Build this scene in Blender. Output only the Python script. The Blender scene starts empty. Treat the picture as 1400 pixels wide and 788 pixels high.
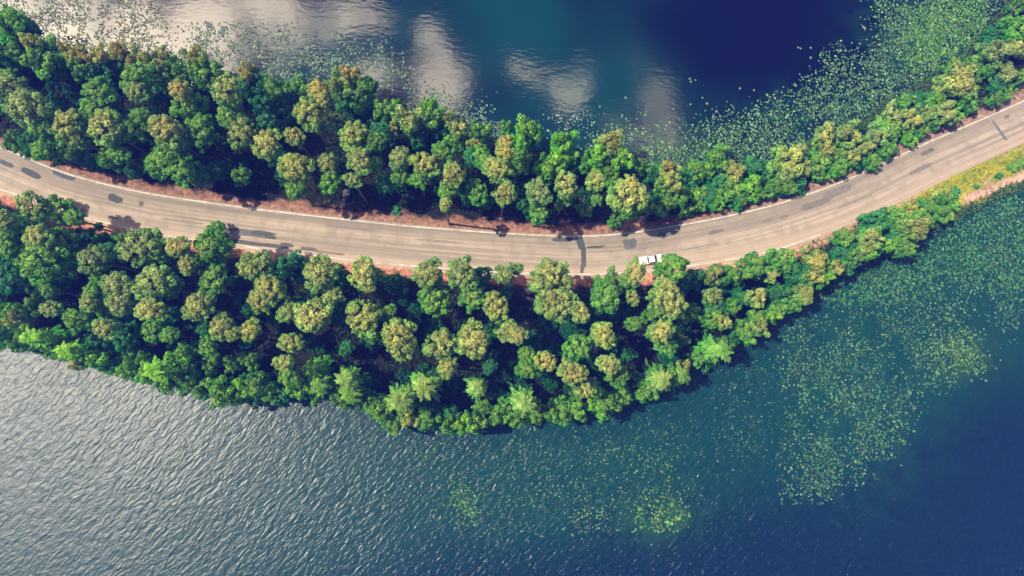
import bpy, bmesh, math, random
import numpy as np
from mathutils import Vector, Matrix

random.seed(11)
RNG = np.random.default_rng(11)
SC = bpy.context.scene
COL = SC.collection
R = math.radians

# ------------------------------------------------------------------ camera
H, F, W0, H0 = 136.0, 900.0, 1400.0, 788.0
NAD = (655.0, 510.0)                      # the point straight below the drone
fw = Vector(((700 - NAD[0]) / F, (NAD[1] - 394) / F, -1)).normalized()
rt = (Vector((1, 0, 0)) - fw * fw.x).normalized()
up = rt.cross(fw).normalized()
cam = bpy.data.cameras.new('camera')
cam.sensor_width = 36.0
cam.lens = F / W0 * 36.0
cam.clip_start, cam.clip_end = 1.0, 9000.0
camo = bpy.data.objects.new('camera', cam)
COL.objects.link(camo)
camo.matrix_world = Matrix(((rt.x, up.x, -fw.x, 0), (rt.y, up.y, -fw.y, 0), (rt.z, up.z, -fw.z, H), (0, 0, 0, 1)))
SC.camera = camo


def ray(px, py):
    return fw * F + rt * (px - W0 / 2) - up * (py - H0 / 2)


def at(px, py, z=0.0):
    d = ray(px, py)
    k = (z - H) / d.z
    return Vector((d.x * k, d.y * k, z))


def at_np(px, py, z):
    px, py, z = np.broadcast_arrays(np.asarray(px, float), np.asarray(py, float), np.asarray(z, float))
    d = [fw[i] * F + rt[i] * (px - W0 / 2) - up[i] * (py - H0 / 2) for i in range(3)]
    k = (z - H) / d[2]
    return np.stack([d[0] * k, d[1] * k, z], -1)


def to_px(x, y, z):
    v = np.stack([x, y, np.asarray(z) - H], -1)
    a = v @ np.array(rt); b = v @ np.array(up); c = v @ np.array(fw)
    return W0 / 2 + F * a / c, H0 / 2 - F * b / c


# ------------------------------------------------------------------ sun, sky, exposure
SUN_EL, SUN_AZ = R(55), R(-83)            # azimuth clockwise from north (+Y): WNW
sdir = Vector((math.sin(SUN_AZ) * math.cos(SUN_EL), math.cos(SUN_AZ) * math.cos(SUN_EL), math.sin(SUN_EL)))
sl = bpy.data.lights.new('sun', 'SUN')
sl.energy = 4.6
sl.angle = R(0.6)
sl.color = (1.0, 0.86, 0.66)
so = bpy.data.objects.new('sun', sl)
COL.objects.link(so)
so.rotation_euler = sdir.to_track_quat('Z', 'Y').to_euler()
so.location = (-150, 80, 220)

SC.view_settings.view_transform = 'Standard'
SC.view_settings.look = 'None'
SC.view_settings.exposure = 0.74
SC.view_settings.gamma = 1.0
SC.render.engine = 'CYCLES'
SC.cycles.max_bounces = 6
SC.cycles.diffuse_bounces = 2
SC.cycles.glossy_bounces = 2
SC.cycles.transmission_bounces = 3
SC.cycles.volume_bounces = 0
SC.cycles.sample_clamp_indirect = 4.0
SC.cycles.use_denoising = True
SC.cycles.caustics_reflective = False
SC.cycles.caustics_refractive = False


class G:
    """small helper to write shader node graphs"""
    def __init__(s, tree):
        s.t = tree; s.n = tree.nodes; s.l = tree.links

    def node(s, kind, **kw):
        n = s.n.new(kind)
        for k, v in kw.items():
            setattr(n, k, v)
        return n

    def put(s, sock, v):
        if isinstance(v, bpy.types.NodeSocket):
            s.l.new(v, sock)
        elif v is not None:
            sock.default_value = v

    def m(s, op, a, b=None, c=None, clamp=False):
        n = s.node('ShaderNodeMath', operation=op, use_clamp=clamp)
        for i, v in enumerate((a, b, c)):
            if v is not None:
                s.put(n.inputs[i], v)
        return n.outputs[0]

    def mix(s, fac, a, b, blend='MIX'):
        n = s.node('ShaderNodeMix', data_type='RGBA', blend_type=blend)
        s.put(n.inputs[0], fac)
        for sock, v in ((n.inputs[6], a), (n.inputs[7], b)):
            s.put(sock, (*v, 1) if isinstance(v, tuple) and len(v) == 3 else v)
        return n.outputs[2]

    def noise(s, vec, scale, detail=3, rough=0.5, dist=0.0):
        n = s.node('ShaderNodeTexNoise')
        if vec is not None:
            s.l.new(vec, n.inputs['Vector'])
        n.inputs['Scale'].default_value = scale
        n.inputs['Detail'].default_value = detail
        n.inputs['Roughness'].default_value = rough
        n.inputs['Distortion'].default_value = dist
        return n

    def ramp(s, x, lo, hi, a=0.0, b=1.0, smooth=True):
        n = s.node('ShaderNodeMapRange', interpolation_type='SMOOTHSTEP' if smooth else 'LINEAR')
        s.put(n.inputs[0], x)
        for i, v in enumerate((lo, hi, a, b)):
            n.inputs[1 + i].default_value = v
        return n.outputs[0]

    def mapping(s, vec, loc=(0, 0, 0), rot=(0, 0, 0), scale=(1, 1, 1)):
        n = s.node('ShaderNodeMapping')
        s.l.new(vec, n.inputs[0])
        n.inputs[1].default_value = loc; n.inputs[2].default_value = rot; n.inputs[3].default_value = scale
        return n.outputs[0]

    def aniso(s, vec, deg, sx, sy):
        """stretch along a direction deg from +x: turn first, then scale"""
        return s.mapping(s.mapping(vec, rot=(0, 0, R(-deg))), scale=(sx, sy, 1))


world = bpy.data.worlds.new('World')
SC.world = world
world.use_nodes = True
world.node_tree.nodes.clear()
g = G(world.node_tree)
sky = g.node('ShaderNodeTexSky', sky_type='NISHITA')
sky.sun_disc = False
sky.sun_elevation = SUN_EL
sky.sun_rotation = SUN_AZ
sky.altitude = 100
sky.air_density = 1.0
sky.dust_density = 0.2
sky.ozone_density = 4.0
bg = g.node('ShaderNodeBackground')
g.l.new(sky.outputs[0], bg.inputs[0])
bg.inputs[1].default_value = 0.055
# broken cumulus: puffs stand where the lake shows them mirrored, loose noise cloud elsewhere
tc = g.node('ShaderNodeTexCoord').outputs['Generated']
sep = g.node('ShaderNodeSeparateXYZ'); g.l.new(tc, sep.inputs[0])
zz = g.m('MAXIMUM', sep.outputs[2], 0.06)
uu = g.m('DIVIDE', sep.outputs[0], zz)
vv = g.m('DIVIDE', sep.outputs[1], zz)
cmb = g.node('ShaderNodeCombineXYZ'); g.l.new(uu, cmb.inputs[0]); g.l.new(vv, cmb.inputs[1])
n1 = g.noise(cmb.outputs[0], 9.0, 4, 0.6)
n2 = g.noise(cmb.outputs[0], 2.2, 4, 0.55)
sc1 = g.node('ShaderNodeSeparateColor'); g.l.new(n1.outputs[1], sc1.inputs[0])
ud = g.m('ADD', uu, g.m('MULTIPLY', g.m('SUBTRACT', sc1.outputs[0], 0.5), 0.10))
vd = g.m('ADD', vv, g.m('MULTIPLY', g.m('SUBTRACT', sc1.outputs[1], 0.5), 0.16))
CLOUDS = [  # pixel of the mirrored puff, half sizes, strength
    (588, 82, 30, 46, 1.0), (612, 132, 28, 40, 1.0), (706, 86, 26, 14, 0.85), (732, 104, 28, 14, 0.85), (790, 112, 24, 22, 0.85), (768, 130, 24, 14, 0.7),
    (892, 140, 30, 50, 0.95), (880, 180, 50, 30, 0.95), (492, 14, 48, 22, 0.9), (372, 12, 40, 60, 1.0), (440, 45, 40, 30, 0.45), (510, 95, 30, 26, 0.7), (80, 30, 80, 55, 1.25), (150, 90, 80, 40, 1.0), (190, 30, 26, 80, 1.0),
    (280, 35, 40, 90, 1.25), (255, 100, 60, 40, 1.0), (20, 20, 60, 60, 1.1), (-60, 560, 210, 130, 0.36), (840, 60, 110, 60, 0.17),
    (985, 640, 60, 34, 0.22)]
mask = None
for (cx, cy, sx, sy, a) in CLOUDS:
    d = ray(cx, cy)
    u0, v0 = d.x / -d.z, d.y / -d.z
    e = g.m('ADD', g.m('POWER', g.m('ABSOLUTE', g.m('MULTIPLY', g.m('SUBTRACT', ud, u0), F / sx)), 2.0),
            g.m('POWER', g.m('ABSOLUTE', g.m('MULTIPLY', g.m('SUBTRACT', vd, v0), F / sy)), 2.0))
    b = g.m('MULTIPLY', g.m('EXPONENT', g.m('MULTIPLY', e, -1.0)), a)
    mask = b if mask is None else g.m('ADD', mask, b)
far = g.ramp(g.m('ADD', g.m('MULTIPLY', uu, uu), g.m('MULTIPLY', vv, vv)), 0.9, 2.5)
mask = g.ramp(mask, 0.12, 0.85, 0.0, 1.05)
mask = g.m('ADD', mask, g.m('MULTIPLY', far, g.ramp(n2.outputs[0], 0.48, 0.66, 0.0, 0.4)))
mask = g.m('MULTIPLY', mask, g.ramp(n1.outputs[0], 0.3, 0.6, 0.4, 1.15))
mask = g.m('MINIMUM', mask, 1.2)
cl = g.node('ShaderNodeBackground')
cl.inputs[0].default_value = (1.0, 0.84, 0.58, 1)
su_, sv_ = sdir.x / sdir.z, sdir.y / sdir.z                # cloud is brighter towards the sun
near = g.m('ADD', g.m('POWER', g.m('ABSOLUTE', g.m('SUBTRACT', uu, su_)), 2.0), g.m('POWER', g.m('ABSOLUTE', g.m('SUBTRACT', vv, sv_)), 2.0))
g.l.new(g.m('ADD', 3.3, g.m('MULTIPLY', g.m('EXPONENT', g.m('MULTIPLY', near, -3.0)), 23.0)), cl.inputs[1])
mx = g.node('ShaderNodeMixShader')
g.l.new(g.m('MINIMUM', mask, 1.0), mx.inputs[0])
g.l.new(bg.outputs[0], mx.inputs[1]); g.l.new(cl.outputs[0], mx.inputs[2])
out = g.node('ShaderNodeOutputWorld'); g.l.new(mx.outputs[0], out.inputs[0])


# ------------------------------------------------------------------ helpers
def tag(o, label=None, cat=None, group=None, kind=None):
    if label: o['label'] = label
    if cat: o['category'] = cat
    if group: o['group'] = group
    if kind: o['kind'] = kind
    return o


def link(name, me, parent=None, mat=None):
    o = bpy.data.objects.new(name, me)
    COL.objects.link(o)
    if parent is not None:
        o.parent = parent
    if mat is not None and me is not None and not me.materials:
        me.materials.append(mat)
    return o


def empty(name, loc=(0, 0, 0), rz=0.0):
    o = bpy.data.objects.new(name, None)
    COL.objects.link(o)
    o.location = loc
    o.rotation_euler = (0, 0, rz)
    o.empty_display_size = 0.5
    return o


def mesh_np(name, V, faces, mat=None, smooth=False, tint=None, color=None):
    me = bpy.data.meshes.new(name)
    me.from_pydata([tuple(v) for v in V], [], faces)
    if tint is not None:                                   # one value per face
        at_ = me.attributes.new('tint', 'FLOAT', 'FACE')
        at_.data.foreach_set('value', np.asarray(tint, np.float32))
    if color is not None:
        dom = 'POINT' if len(color) == len(V) else 'FACE'
        at_ = me.attributes.new('paint', 'FLOAT_COLOR', dom)
        c = np.ones((len(color), 4), np.float32); c[:, :3] = color
        at_.data.foreach_set('color', c.ravel())
    if smooth:
        me.polygons.foreach_set('use_smooth', [True] * len(me.polygons))
    if mat is not None:
        me.materials.append(mat)
    me.update()
    return me


def vnoise(x, y, seed=0):
    """cheap smooth value noise, arrays in, -1..1 out"""
    x = np.asarray(x, float); y = np.asarray(y, float)
    xi, yi = np.floor(x).astype(np.int64), np.floor(y).astype(np.int64)
    fx, fy = x - xi, y - yi
    fx, fy = fx * fx * (3 - 2 * fx), fy * fy * (3 - 2 * fy)

    def h(a, b):
        n = (a * 374761393 + b * 668265263 + seed * 974634777) & 0xffffffff
        n = ((n ^ (n >> 13)) * 1274126177) & 0xffffffff
        return ((n ^ (n >> 16)) & 0xffff) / 32767.5 - 1
    return (h(xi, yi) * (1 - fx) + h(xi + 1, yi) * fx) * (1 - fy) + (h(xi, yi + 1) * (1 - fx) + h(xi + 1, yi + 1) * fx) * fy


def fbm(x, y, seed=0, oct=3):
    r = 0; a = 1; t = 0
    for k in range(oct):
        r = r + a * vnoise(np.asarray(x) * 2 ** k, np.asarray(y) * 2 ** k, seed + k); t += a; a *= 0.5
    return r / t


def pmat(name, color, rough=0.7, spec=0.3, metallic=0.0):
    m = bpy.data.materials.new(name)
    m.use_nodes = True
    b = m.node_tree.nodes['Principled BSDF']
    b.inputs['Base Color'].default_value = (*color, 1)
    b.inputs['Roughness'].default_value = rough
    b.inputs['Specular IOR Level'].default_value = spec
    b.inputs['Metallic'].default_value = metallic
    return m, G(m.node_tree), b


# ------------------------------------------------------------------ layout curves (pixel columns of the photograph on the ground)
def curve(pts):
    xs = np.array([p[0] for p in pts], float); ys = np.array([p[1] for p in pts], float)

    def f(x):
        x = np.asarray(x, float)
        acc = 0
        for d in (-24, -12, 0, 12, 24):                    # softened polyline
            xx = x + d
            y = np.interp(xx, xs, ys)
            y = np.where(xx < xs[0], ys[0] + (xx - xs[0]) * (ys[1] - ys[0]) / (xs[1] - xs[0]), y)
            y = np.where(xx > xs[-1], ys[-1] + (xx - xs[-1]) * (ys[-1] - ys[-2]) / (xs[-1] - xs[-2]), y)
            acc = acc + y
        return acc / 5
    return f


roadN = curve([(-300, 98), (-150, 150), (0, 201), (63, 228), (114, 244.5), (178, 260), (241, 271), (350, 286), (451, 298), (553, 309), (640, 316), (700, 320),
               (776, 323.5), (827, 322.5), (878, 317), (954, 304), (1005, 294), (1050, 283), (1111, 264), (1177, 238), (1228, 214.5), (1266, 195), (1329, 169), (1400, 138), (1700, -10)])
roadS = curve([(-300, 150), (-150, 206), (0, 261), (30, 271), (114, 299), (165, 311), (221, 323), (315, 336), (350, 341), (451, 354), (515, 361), (573, 366), (680, 374), (789, 377),
               (840, 375), (941, 366), (1050, 347), (1126, 321), (1177, 299), (1240, 271), (1278, 250), (1329, 226), (1400, 194), (1700, 48)])
shoreN = curve([(-300, -90), (0, 58), (40, 82), (90, 100), (180, 118), (270, 126), (330, 138), (400, 146), (470, 160), (520, 172), (600, 190), (650, 204), (720, 216), (800, 226),
                (860, 236), (900, 244), (960, 248), (1040, 240), (1100, 214), (1170, 178), (1240, 140), (1290, 105), (1330, 70), (1365, 30), (1400, -5), (1700, -260)])
shoreS = curve([(-300, 420), (0, 462), (60, 478), (130, 494), (220, 520), (300, 541), (360, 546), (420, 533), (480, 548), (560, 575), (640, 582), (760, 568), (860, 548), (950, 508),
                (1000, 480), (1060, 442), (1110, 405), (1150, 372), (1200, 350), (1270, 318), (1320, 288), (1360, 270), (1400, 254), (1700, 130)])

# ------------------------------------------------------------------ materials
WEEDS = {True: [(1270, 60, 90, 80, 1.0, (.012, .085, .035)), (1120, 165, 110, 50, 0.9, (.008, .055, .035)), (930, 215, 120, 40, 0.9, (.02, .06, .035)), (400, 110, 160, 50, 0.8, (.03, .05, .04)), (110, 50, 140, 60, 0.7, (.07, .07, .05))],
         False: [(1300, 370, 150, 90, 1.0, (.004, .055, .036)), (1170, 540, 110, 130, 0.8, (.008, .065, .045)), (1310, 485, 45, 30, 0.9, (.03, .09, .03)), (905, 705, 45, 30, 0.9, (.02, .09, .03)), (780, 660, 200, 80, 0.6, (.006, .06, .045))]}


# lake: dark body, ripples, sky mirrored
def water_mat(name, calm):
    m, g, b = pmat(name, (0.004, 0.02, 0.06), 0.1, 0.5)
    geo = g.node('ShaderNodeNewGeometry').outputs['Position']
    sp = g.node('ShaderNodeSeparateXYZ'); g.l.new(geo, sp.inputs[0])
    big = g.noise(geo, 0.018, 2, 0.5).outputs[0]
    if calm:
        deep, teal_body = (0.001, 0.0015, 0.016), (0.002, 0.040, 0.045)
        mixf = g.m('MULTIPLY', g.ramp(big, 0.36, 0.6), g.ramp(sp.outputs[0], 20, 75, 1.0, 0.12))  # sky reflection painted into the body colour: teal mid-lake, navy at right
    else:
        deep, teal_body = (0.001, 0.017, 0.040), (0.002, 0.041, 0.042)  # depth tint: navy deep water, teal shallows
        deepf = g.m('ADD', g.ramp(sp.outputs[0], -70, 40, 24, 0), g.ramp(sp.outputs[0], 40, 110, 0, -22))
        mixf = g.ramp(g.m('ADD', g.m('ADD', sp.outputs[1], deepf), g.m('MULTIPLY', g.m('SUBTRACT', big, 0.5), 34)), -36, -14)
    body = g.mix(mixf, deep, teal_body)
    # weed growing under the surface around the lily beds
    for (cx, cy, sx, sy, amt, wc) in WEEDS[calm]:
        c_ = at(cx, cy, 0)
        e = g.m('ADD', g.m('POWER', g.m('ABSOLUTE', g.m('MULTIPLY', g.m('SUBTRACT', sp.outputs[0], c_.x), F / H / sx)), 2.0),
                g.m('POWER', g.m('ABSOLUTE', g.m('MULTIPLY', g.m('SUBTRACT', sp.outputs[1], c_.y), F / H / sy)), 2.0))
        wn = g.ramp(g.noise(geo, 0.22, 4, 0.6).outputs[0], 0.3, 0.65)
        body = g.mix(g.m('MULTIPLY', g.m('MULTIPLY', g.m('EXPONENT', g.m('MULTIPLY', e, -1.0)), amt), wn), body, wc)
    g.l.new(body, b.inputs['Base Color'])
    b.inputs['IOR'].default_value = 1.52 if calm else 1.42
    bump = g.node('ShaderNodeBump')
    bump.inputs['Distance'].default_value = 1.0
    if calm:
        w1 = g.noise(g.aniso(geo, 4, 0.35, 1.0), 0.55, 2, 0.5, 0.6).outputs[0]
        w2 = g.noise(g.aniso(geo, -8, 0.4, 1.0), 1.4, 2, 0.5).outputs[0]
        hgt = g.m('ADD', g.m('MULTIPLY', w1, 0.010), g.m('MULTIPLY', w2, 0.007))
        b.inputs['Roughness'].default_value = 0.06
    else:
        wind = g.ramp(sp.outputs[0], -75, 100, 1.0, 0.5)
        wind = g.m('MULTIPLY', wind, g.ramp(g.noise(geo, 0.03, 2).outputs[0], 0.3, 0.7, 0.75, 1.2))
        w1 = g.noise(g.aniso(geo, 52, 0.40, 1.2), 0.82, 2, 0.5, 0.9).outputs[0]
        w2 = g.noise(g.aniso(geo, 38, 0.5, 1.0), 1.35, 3, 0.55, 0.6).outputs[0]
        w3 = g.noise(g.aniso(geo, -22, 0.42, 1.0), 0.85, 2, 0.5).outputs[0]
        left = g.m('ADD', g.m('MULTIPLY', w1, 0.135), g.m('MULTIPLY', w2, 0.09))
        hgt = g.m('ADD', g.m('MULTIPLY', left, wind), g.m('MULTIPLY', g.m('ADD', w3, g.m('MULTIPLY', w2, 0.5)), g.ramp(sp.outputs[0], -60, 70, 0.04, 0.40)))
        g.l.new(g.ramp(sp.outputs[0], -100, 20, 0.40, 0.27), b.inputs['Roughness'])
    g.l.new(hgt, bump.inputs['Height'])
    g.l.new(bump.outputs[0], b.inputs['Normal'])
    return m


M_WATER_N = water_mat('calm_water', True)
M_WATER_S = water_mat('ruffled_water', False)

# painted ground
M_LAND, gl, bl = pmat('land', (0.05, 0.04, 0.03), 0.95, 0.1)
a_ = gl.node('ShaderNodeAttribute', attribute_name='paint').outputs[0]
geo = gl.node('ShaderNodeNewGeometry').outputs['Position']
nn = gl.noise(geo, 1.3, 5, 0.65).outputs[0]
gl.l.new(gl.mix(1.0, a_, gl.mix(gl.ramp(nn, 0.3, 0.72), (0.55, 0.55, 0.55), (1.3, 1.25, 1.2)), 'MULTIPLY'), bl.inputs['Base Color'])
bp = gl.node('ShaderNodeBump'); bp.inputs['Distance'].default_value = 0.25
gl.l.new(nn, bp.inputs['Height']); gl.l.new(bp.outputs[0], bl.inputs['Normal'])

# bleached asphalt, wheel tracks along u (metres along), v (metres across)
M_ROAD, gr, br = pmat('bleached_asphalt', (0.4, 0.33, 0.27), 0.85, 0.25)
uv = gr.node('ShaderNodeUVMap', uv_map='UVMap').outputs[0]
su = gr.node('ShaderNodeSeparateXYZ'); gr.l.new(uv, su.inputs[0])
st = gr.noise(gr.mapping(uv, scale=(0.012, 1.1, 1)), 1.0, 4, 0.6).outputs[0]
st2 = gr.noise(gr.mapping(uv, scale=(0.05, 4.0, 1)), 1.0, 3, 0.6).outputs[0]
gn = gr.noise(uv, 0.35, 4, 0.6).outputs[0]
fine = gr.noise(uv, 6.0, 3, 0.7).outputs[0]
colr = gr.mix(gr.ramp(st, 0.34, 0.66), (0.25, 0.216, 0.172), (0.46, 0.385, 0.298))
colr = gr.mix(gr.m('MULTIPLY', gr.ramp(st2, 0.45, 0.7), 0.35), colr, (0.43, 0.36, 0.27))
colr = gr.mix(gr.m('MULTIPLY', gr.ramp(gn, 0.44, 0.66), 0.55), colr, (0.235, 0.21, 0.175))
nth = gr.ramp(su.outputs[1], 1.2, 3.6, 0.42, 0.0)        # the north lane is a greyer, older surface
colr = gr.mix(nth, colr, (0.19, 0.175, 0.138))
sth = gr.ramp(su.outputs[1], 6.2, 8.2, 0.0, 0.55)        # sandy south edge
colr = gr.mix(sth, colr, (0.47, 0.37, 0.27))
seam = gr.m('ABSOLUTE', gr.m('SUBTRACT', gr.m('ADD', su.outputs[1], gr.m('MULTIPLY', gr.noise(gr.mapping(uv, scale=(0.05, 0, 0)), 1.0, 2).outputs[0], 0.5)), 4.35))
seamf = gr.m('MULTIPLY', gr.ramp(seam, 0.05, 0.28, 0.5, 0.0), gr.ramp(gr.noise(gr.mapping(uv, scale=(0.04, 0, 0)), 1.0, 2).outputs[0], 0.42, 0.55))
colr = gr.mix(seamf, colr, (0.16, 0.14, 0.12))
colr = gr.mix(1.0, colr, gr.mix(fine, (0.82, 0.82, 0.82), (1.14, 1.14, 1.14)), 'MULTIPLY')
gr.l.new(colr, br.inputs['Base Color'])

M_PAINT, gp, bpn = pmat('worn_white_paint', (0.75, 0.7, 0.63), 0.7, 0.3)
gg = gp.node('ShaderNodeNewGeometry').outputs['Position']
gp.l.new(gp.mix(gp.ramp(gp.noise(gg, 0.9, 5, 0.7).outputs[0], 0.35, 0.6), (0.42, 0.36, 0.30), (0.70, 0.63, 0.55)), bpn.inputs['Base Color'])

M_PATCH, gq, bq = pmat('tar_and_shadow', (0.07, 0.085, 0.085), 0.8, 0.3)
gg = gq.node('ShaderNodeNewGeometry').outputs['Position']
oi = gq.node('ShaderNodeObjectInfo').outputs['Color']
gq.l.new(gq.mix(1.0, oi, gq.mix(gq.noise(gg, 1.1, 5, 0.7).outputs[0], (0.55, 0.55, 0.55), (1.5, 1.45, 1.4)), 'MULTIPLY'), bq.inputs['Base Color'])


# foliage: the tree's own colour (object colour), each leaf clump a little different
def leaf_mat(name, rough=0.55, trans=0.32):
    m = bpy.data.materials.new(name); m.use_nodes = True
    m.node_tree.nodes.clear()
    g = G(m.node_tree)
    oc = g.node('ShaderNodeObjectInfo').outputs['Color']
    t = g.node('ShaderNodeAttribute', attribute_name='tint').outputs['Fac']
    hs = g.node('ShaderNodeHueSaturation')
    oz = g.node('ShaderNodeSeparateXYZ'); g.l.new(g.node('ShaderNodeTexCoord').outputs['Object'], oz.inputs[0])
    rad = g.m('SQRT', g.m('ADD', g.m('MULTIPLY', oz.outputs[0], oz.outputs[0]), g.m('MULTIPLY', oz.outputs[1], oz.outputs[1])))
    crown_shade = g.ramp(g.m('SUBTRACT', g.m('MULTIPLY', oz.outputs[2], 0.8), g.m('MULTIPLY', rad, 0.55)), -0.5, 0.45, 1.0, 0.0)          # lower, outer leaves painted shade-green; tops keep the sun-warm yellow
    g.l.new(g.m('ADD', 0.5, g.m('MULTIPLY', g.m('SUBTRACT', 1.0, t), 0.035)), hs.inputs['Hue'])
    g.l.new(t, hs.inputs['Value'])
    g.l.new(g.mix(crown_shade, oc, g.mix(1.0, oc, (0.46, 0.90, 0.70), 'MULTIPLY')), hs.inputs['Color'])
    d = g.node('ShaderNodeBsdfPrincipled')
    g.l.new(hs.outputs[0], d.inputs['Base Color'])
    d.inputs['Roughness'].default_value = rough
    d.inputs['Specular IOR Level'].default_value = 0.12
    tr = g.node('ShaderNodeBsdfTranslucent')
    g.l.new(hs.outputs[0], tr.inputs['Color'])
    mx = g.node('ShaderNodeMixShader'); mx.inputs[0].default_value = trans
    g.l.new(d.outputs[0], mx.inputs[1]); g.l.new(tr.outputs[0], mx.inputs[2])
    o = g.node('ShaderNodeOutputMaterial'); g.l.new(mx.outputs[0], o.inputs[0])
    return m


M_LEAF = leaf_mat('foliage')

M_BARK, gb, bb = pmat('bark', (0.2, 0.14, 0.1), 0.9, 0.1)
gg = gb.node('ShaderNodeTexCoord').outputs['Object']
gb.l.new(gb.mix(gb.noise(gb.mapping(gg, scale=(9, 9, 3)), 2.0, 4, 0.7).outputs[0], (0.10, 0.075, 0.06), (0.34, 0.27, 0.21)), bb.inputs['Base Color'])

# scattered leaves and pads that carry their own painted colour
M_PAD, gd, bd = pmat('lily_leaf', (0.1, 0.16, 0.1), 0.5, 0.3)
gd.l.new(gd.node('ShaderNodeAttribute', attribute_name='paint').outputs[0], bd.inputs['Base Color'])
M_WEED, gw, bw_ = pmat('low_foliage', (0.05, 0.08, 0.03), 0.9, 0.03)
gw.l.new(gw.node('ShaderNodeAttribute', attribute_name='paint').outputs[0], bw_.inputs['Base Color'])
M_PADO, gd2, bd2 = pmat('loose_lily_leaf', (0.2, 0.3, 0.2), 0.5, 0.3)
gg = gd2.node('ShaderNodeTexCoord').outputs['Object']
gd2.l.new(gd2.mix(1.0, gd2.node('ShaderNodeObjectInfo').outputs['Color'],
                  gd2.mix(gd2.noise(gg, 3.0, 2).outputs[0], (0.75, 0.75, 0.75), (1.25, 1.25, 1.2)), 'MULTIPLY'), bd2.inputs['Base Color'])

# ------------------------------------------------------------------ water
cxs = np.arange(-300, 1701, 50)
mid = at_np(cxs, (roadN(cxs) + roadS(cxs)) / 2, 0.0)
edgeL = (-2600.0, mid[0][1] + 1100.0); edgeR = (2600.0, mid[-1][1] + 1300.0)
line = [edgeL] + [(p[0], p[1]) for p in mid] + [edgeR]
for nm, far_y, mat in (('north_lake_water', 3000.0, M_WATER_N), ('south_lake_water', -3000.0, M_WATER_S)):
    V = [(x, y, 0.0) for x, y in line] + [(x, far_y, 0.0) for x, y in line]
    n = len(line)
    fs = [(i, i + 1, n + i + 1, n + i) if far_y < 0 else (i + 1, i, n + i, n + i + 1) for i in range(n - 1)]
    fs = [tuple(reversed(f)) for f in fs]
    me = mesh_np(nm, V, fs, mat)
    if me.polygons[5].normal.z < 0:
        me.flip_normals()
    tag(link(nm, me), kind='structure')

# lake bed and far shore-less ground: one sheet out to the horizon
M_BED, _, _ = pmat('lake_mud', (0.03, 0.035, 0.03), 0.95, 0.1)
me = mesh_np('lake_bed', [(-3200, -3200, -3.0), (3200, -3200, -3.0), (3200, 3200, -3.0), (-3200, 3200, -3.0)], [(0, 1, 2, 3)], M_BED)
tag(link('lake_bed', me), kind='structure')

# ------------------------------------------------------------------ land strip
px = np.arange(-300, 1701, 4.0)
segs = []          # rows of (y pixel, z)
N0, N1, S0, S1 = shoreN(px), roadN(px), roadS(px), shoreS(px)
vn = np.minimum(24 + 5 * vnoise(px / 40, px * 0, 3), (N1 - N0) * 0.6)
vs = np.minimum(16 + 7 * vnoise(px / 37, px * 0 + 9, 5), (S1 - S0) * 0.5)
rows = []


def addrows(ya, yb, za, zb, n, end=False):
    for k in range(n + (1 if end else 0)):
        t = k / n
        rows.append((ya + (yb - ya) * t, np.full_like(px, za + (zb - za) * t)))


wob = 4 * fbm(px / 16, px * 0 + 3, 7)
wob2 = 4 * fbm(px / 14, px * 0 + 5, 8)
addrows(N0 - 10 + wob, N0 + wob, -1.2, 0.12, 3)
addrows(N0 + wob, N1 - vn, 0.12, 0.95, 18)
addrows(N1 - vn, N1 - 2, 0.95, 1.42, 10)
addrows(N1 - 2, S0 + 2, 1.42, 1.42, 8)
addrows(S0 + 2, S0 + vs, 1.42, 1.0, 8)
addrows(S0 + vs, S1 + wob2, 1.0, 0.12, 30)
addrows(S1 + wob2, S1 + 10 + wob2, 0.12, -1.2, 3, True)
nr, nc = len(rows), len(px)
Y = np.stack([r[0] for r in rows]); Z = np.stack([r[1] for r in rows]); X = np.broadcast_to(px, Y.shape)
bumpy = fbm(X / 9, Y / 9, 21) * 0.28 + fbm(X / 40, Y / 40, 22) * 0.35
offroad = ((Y < N1 - 6) | (Y > S0 + 6)) & (Z > 0.1)
Z = Z + np.where(offroad, bumpy * np.clip((Z - 0.1) / 0.5, 0, 1), 0)
Pw = at_np(X, Y, Z)


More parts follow.
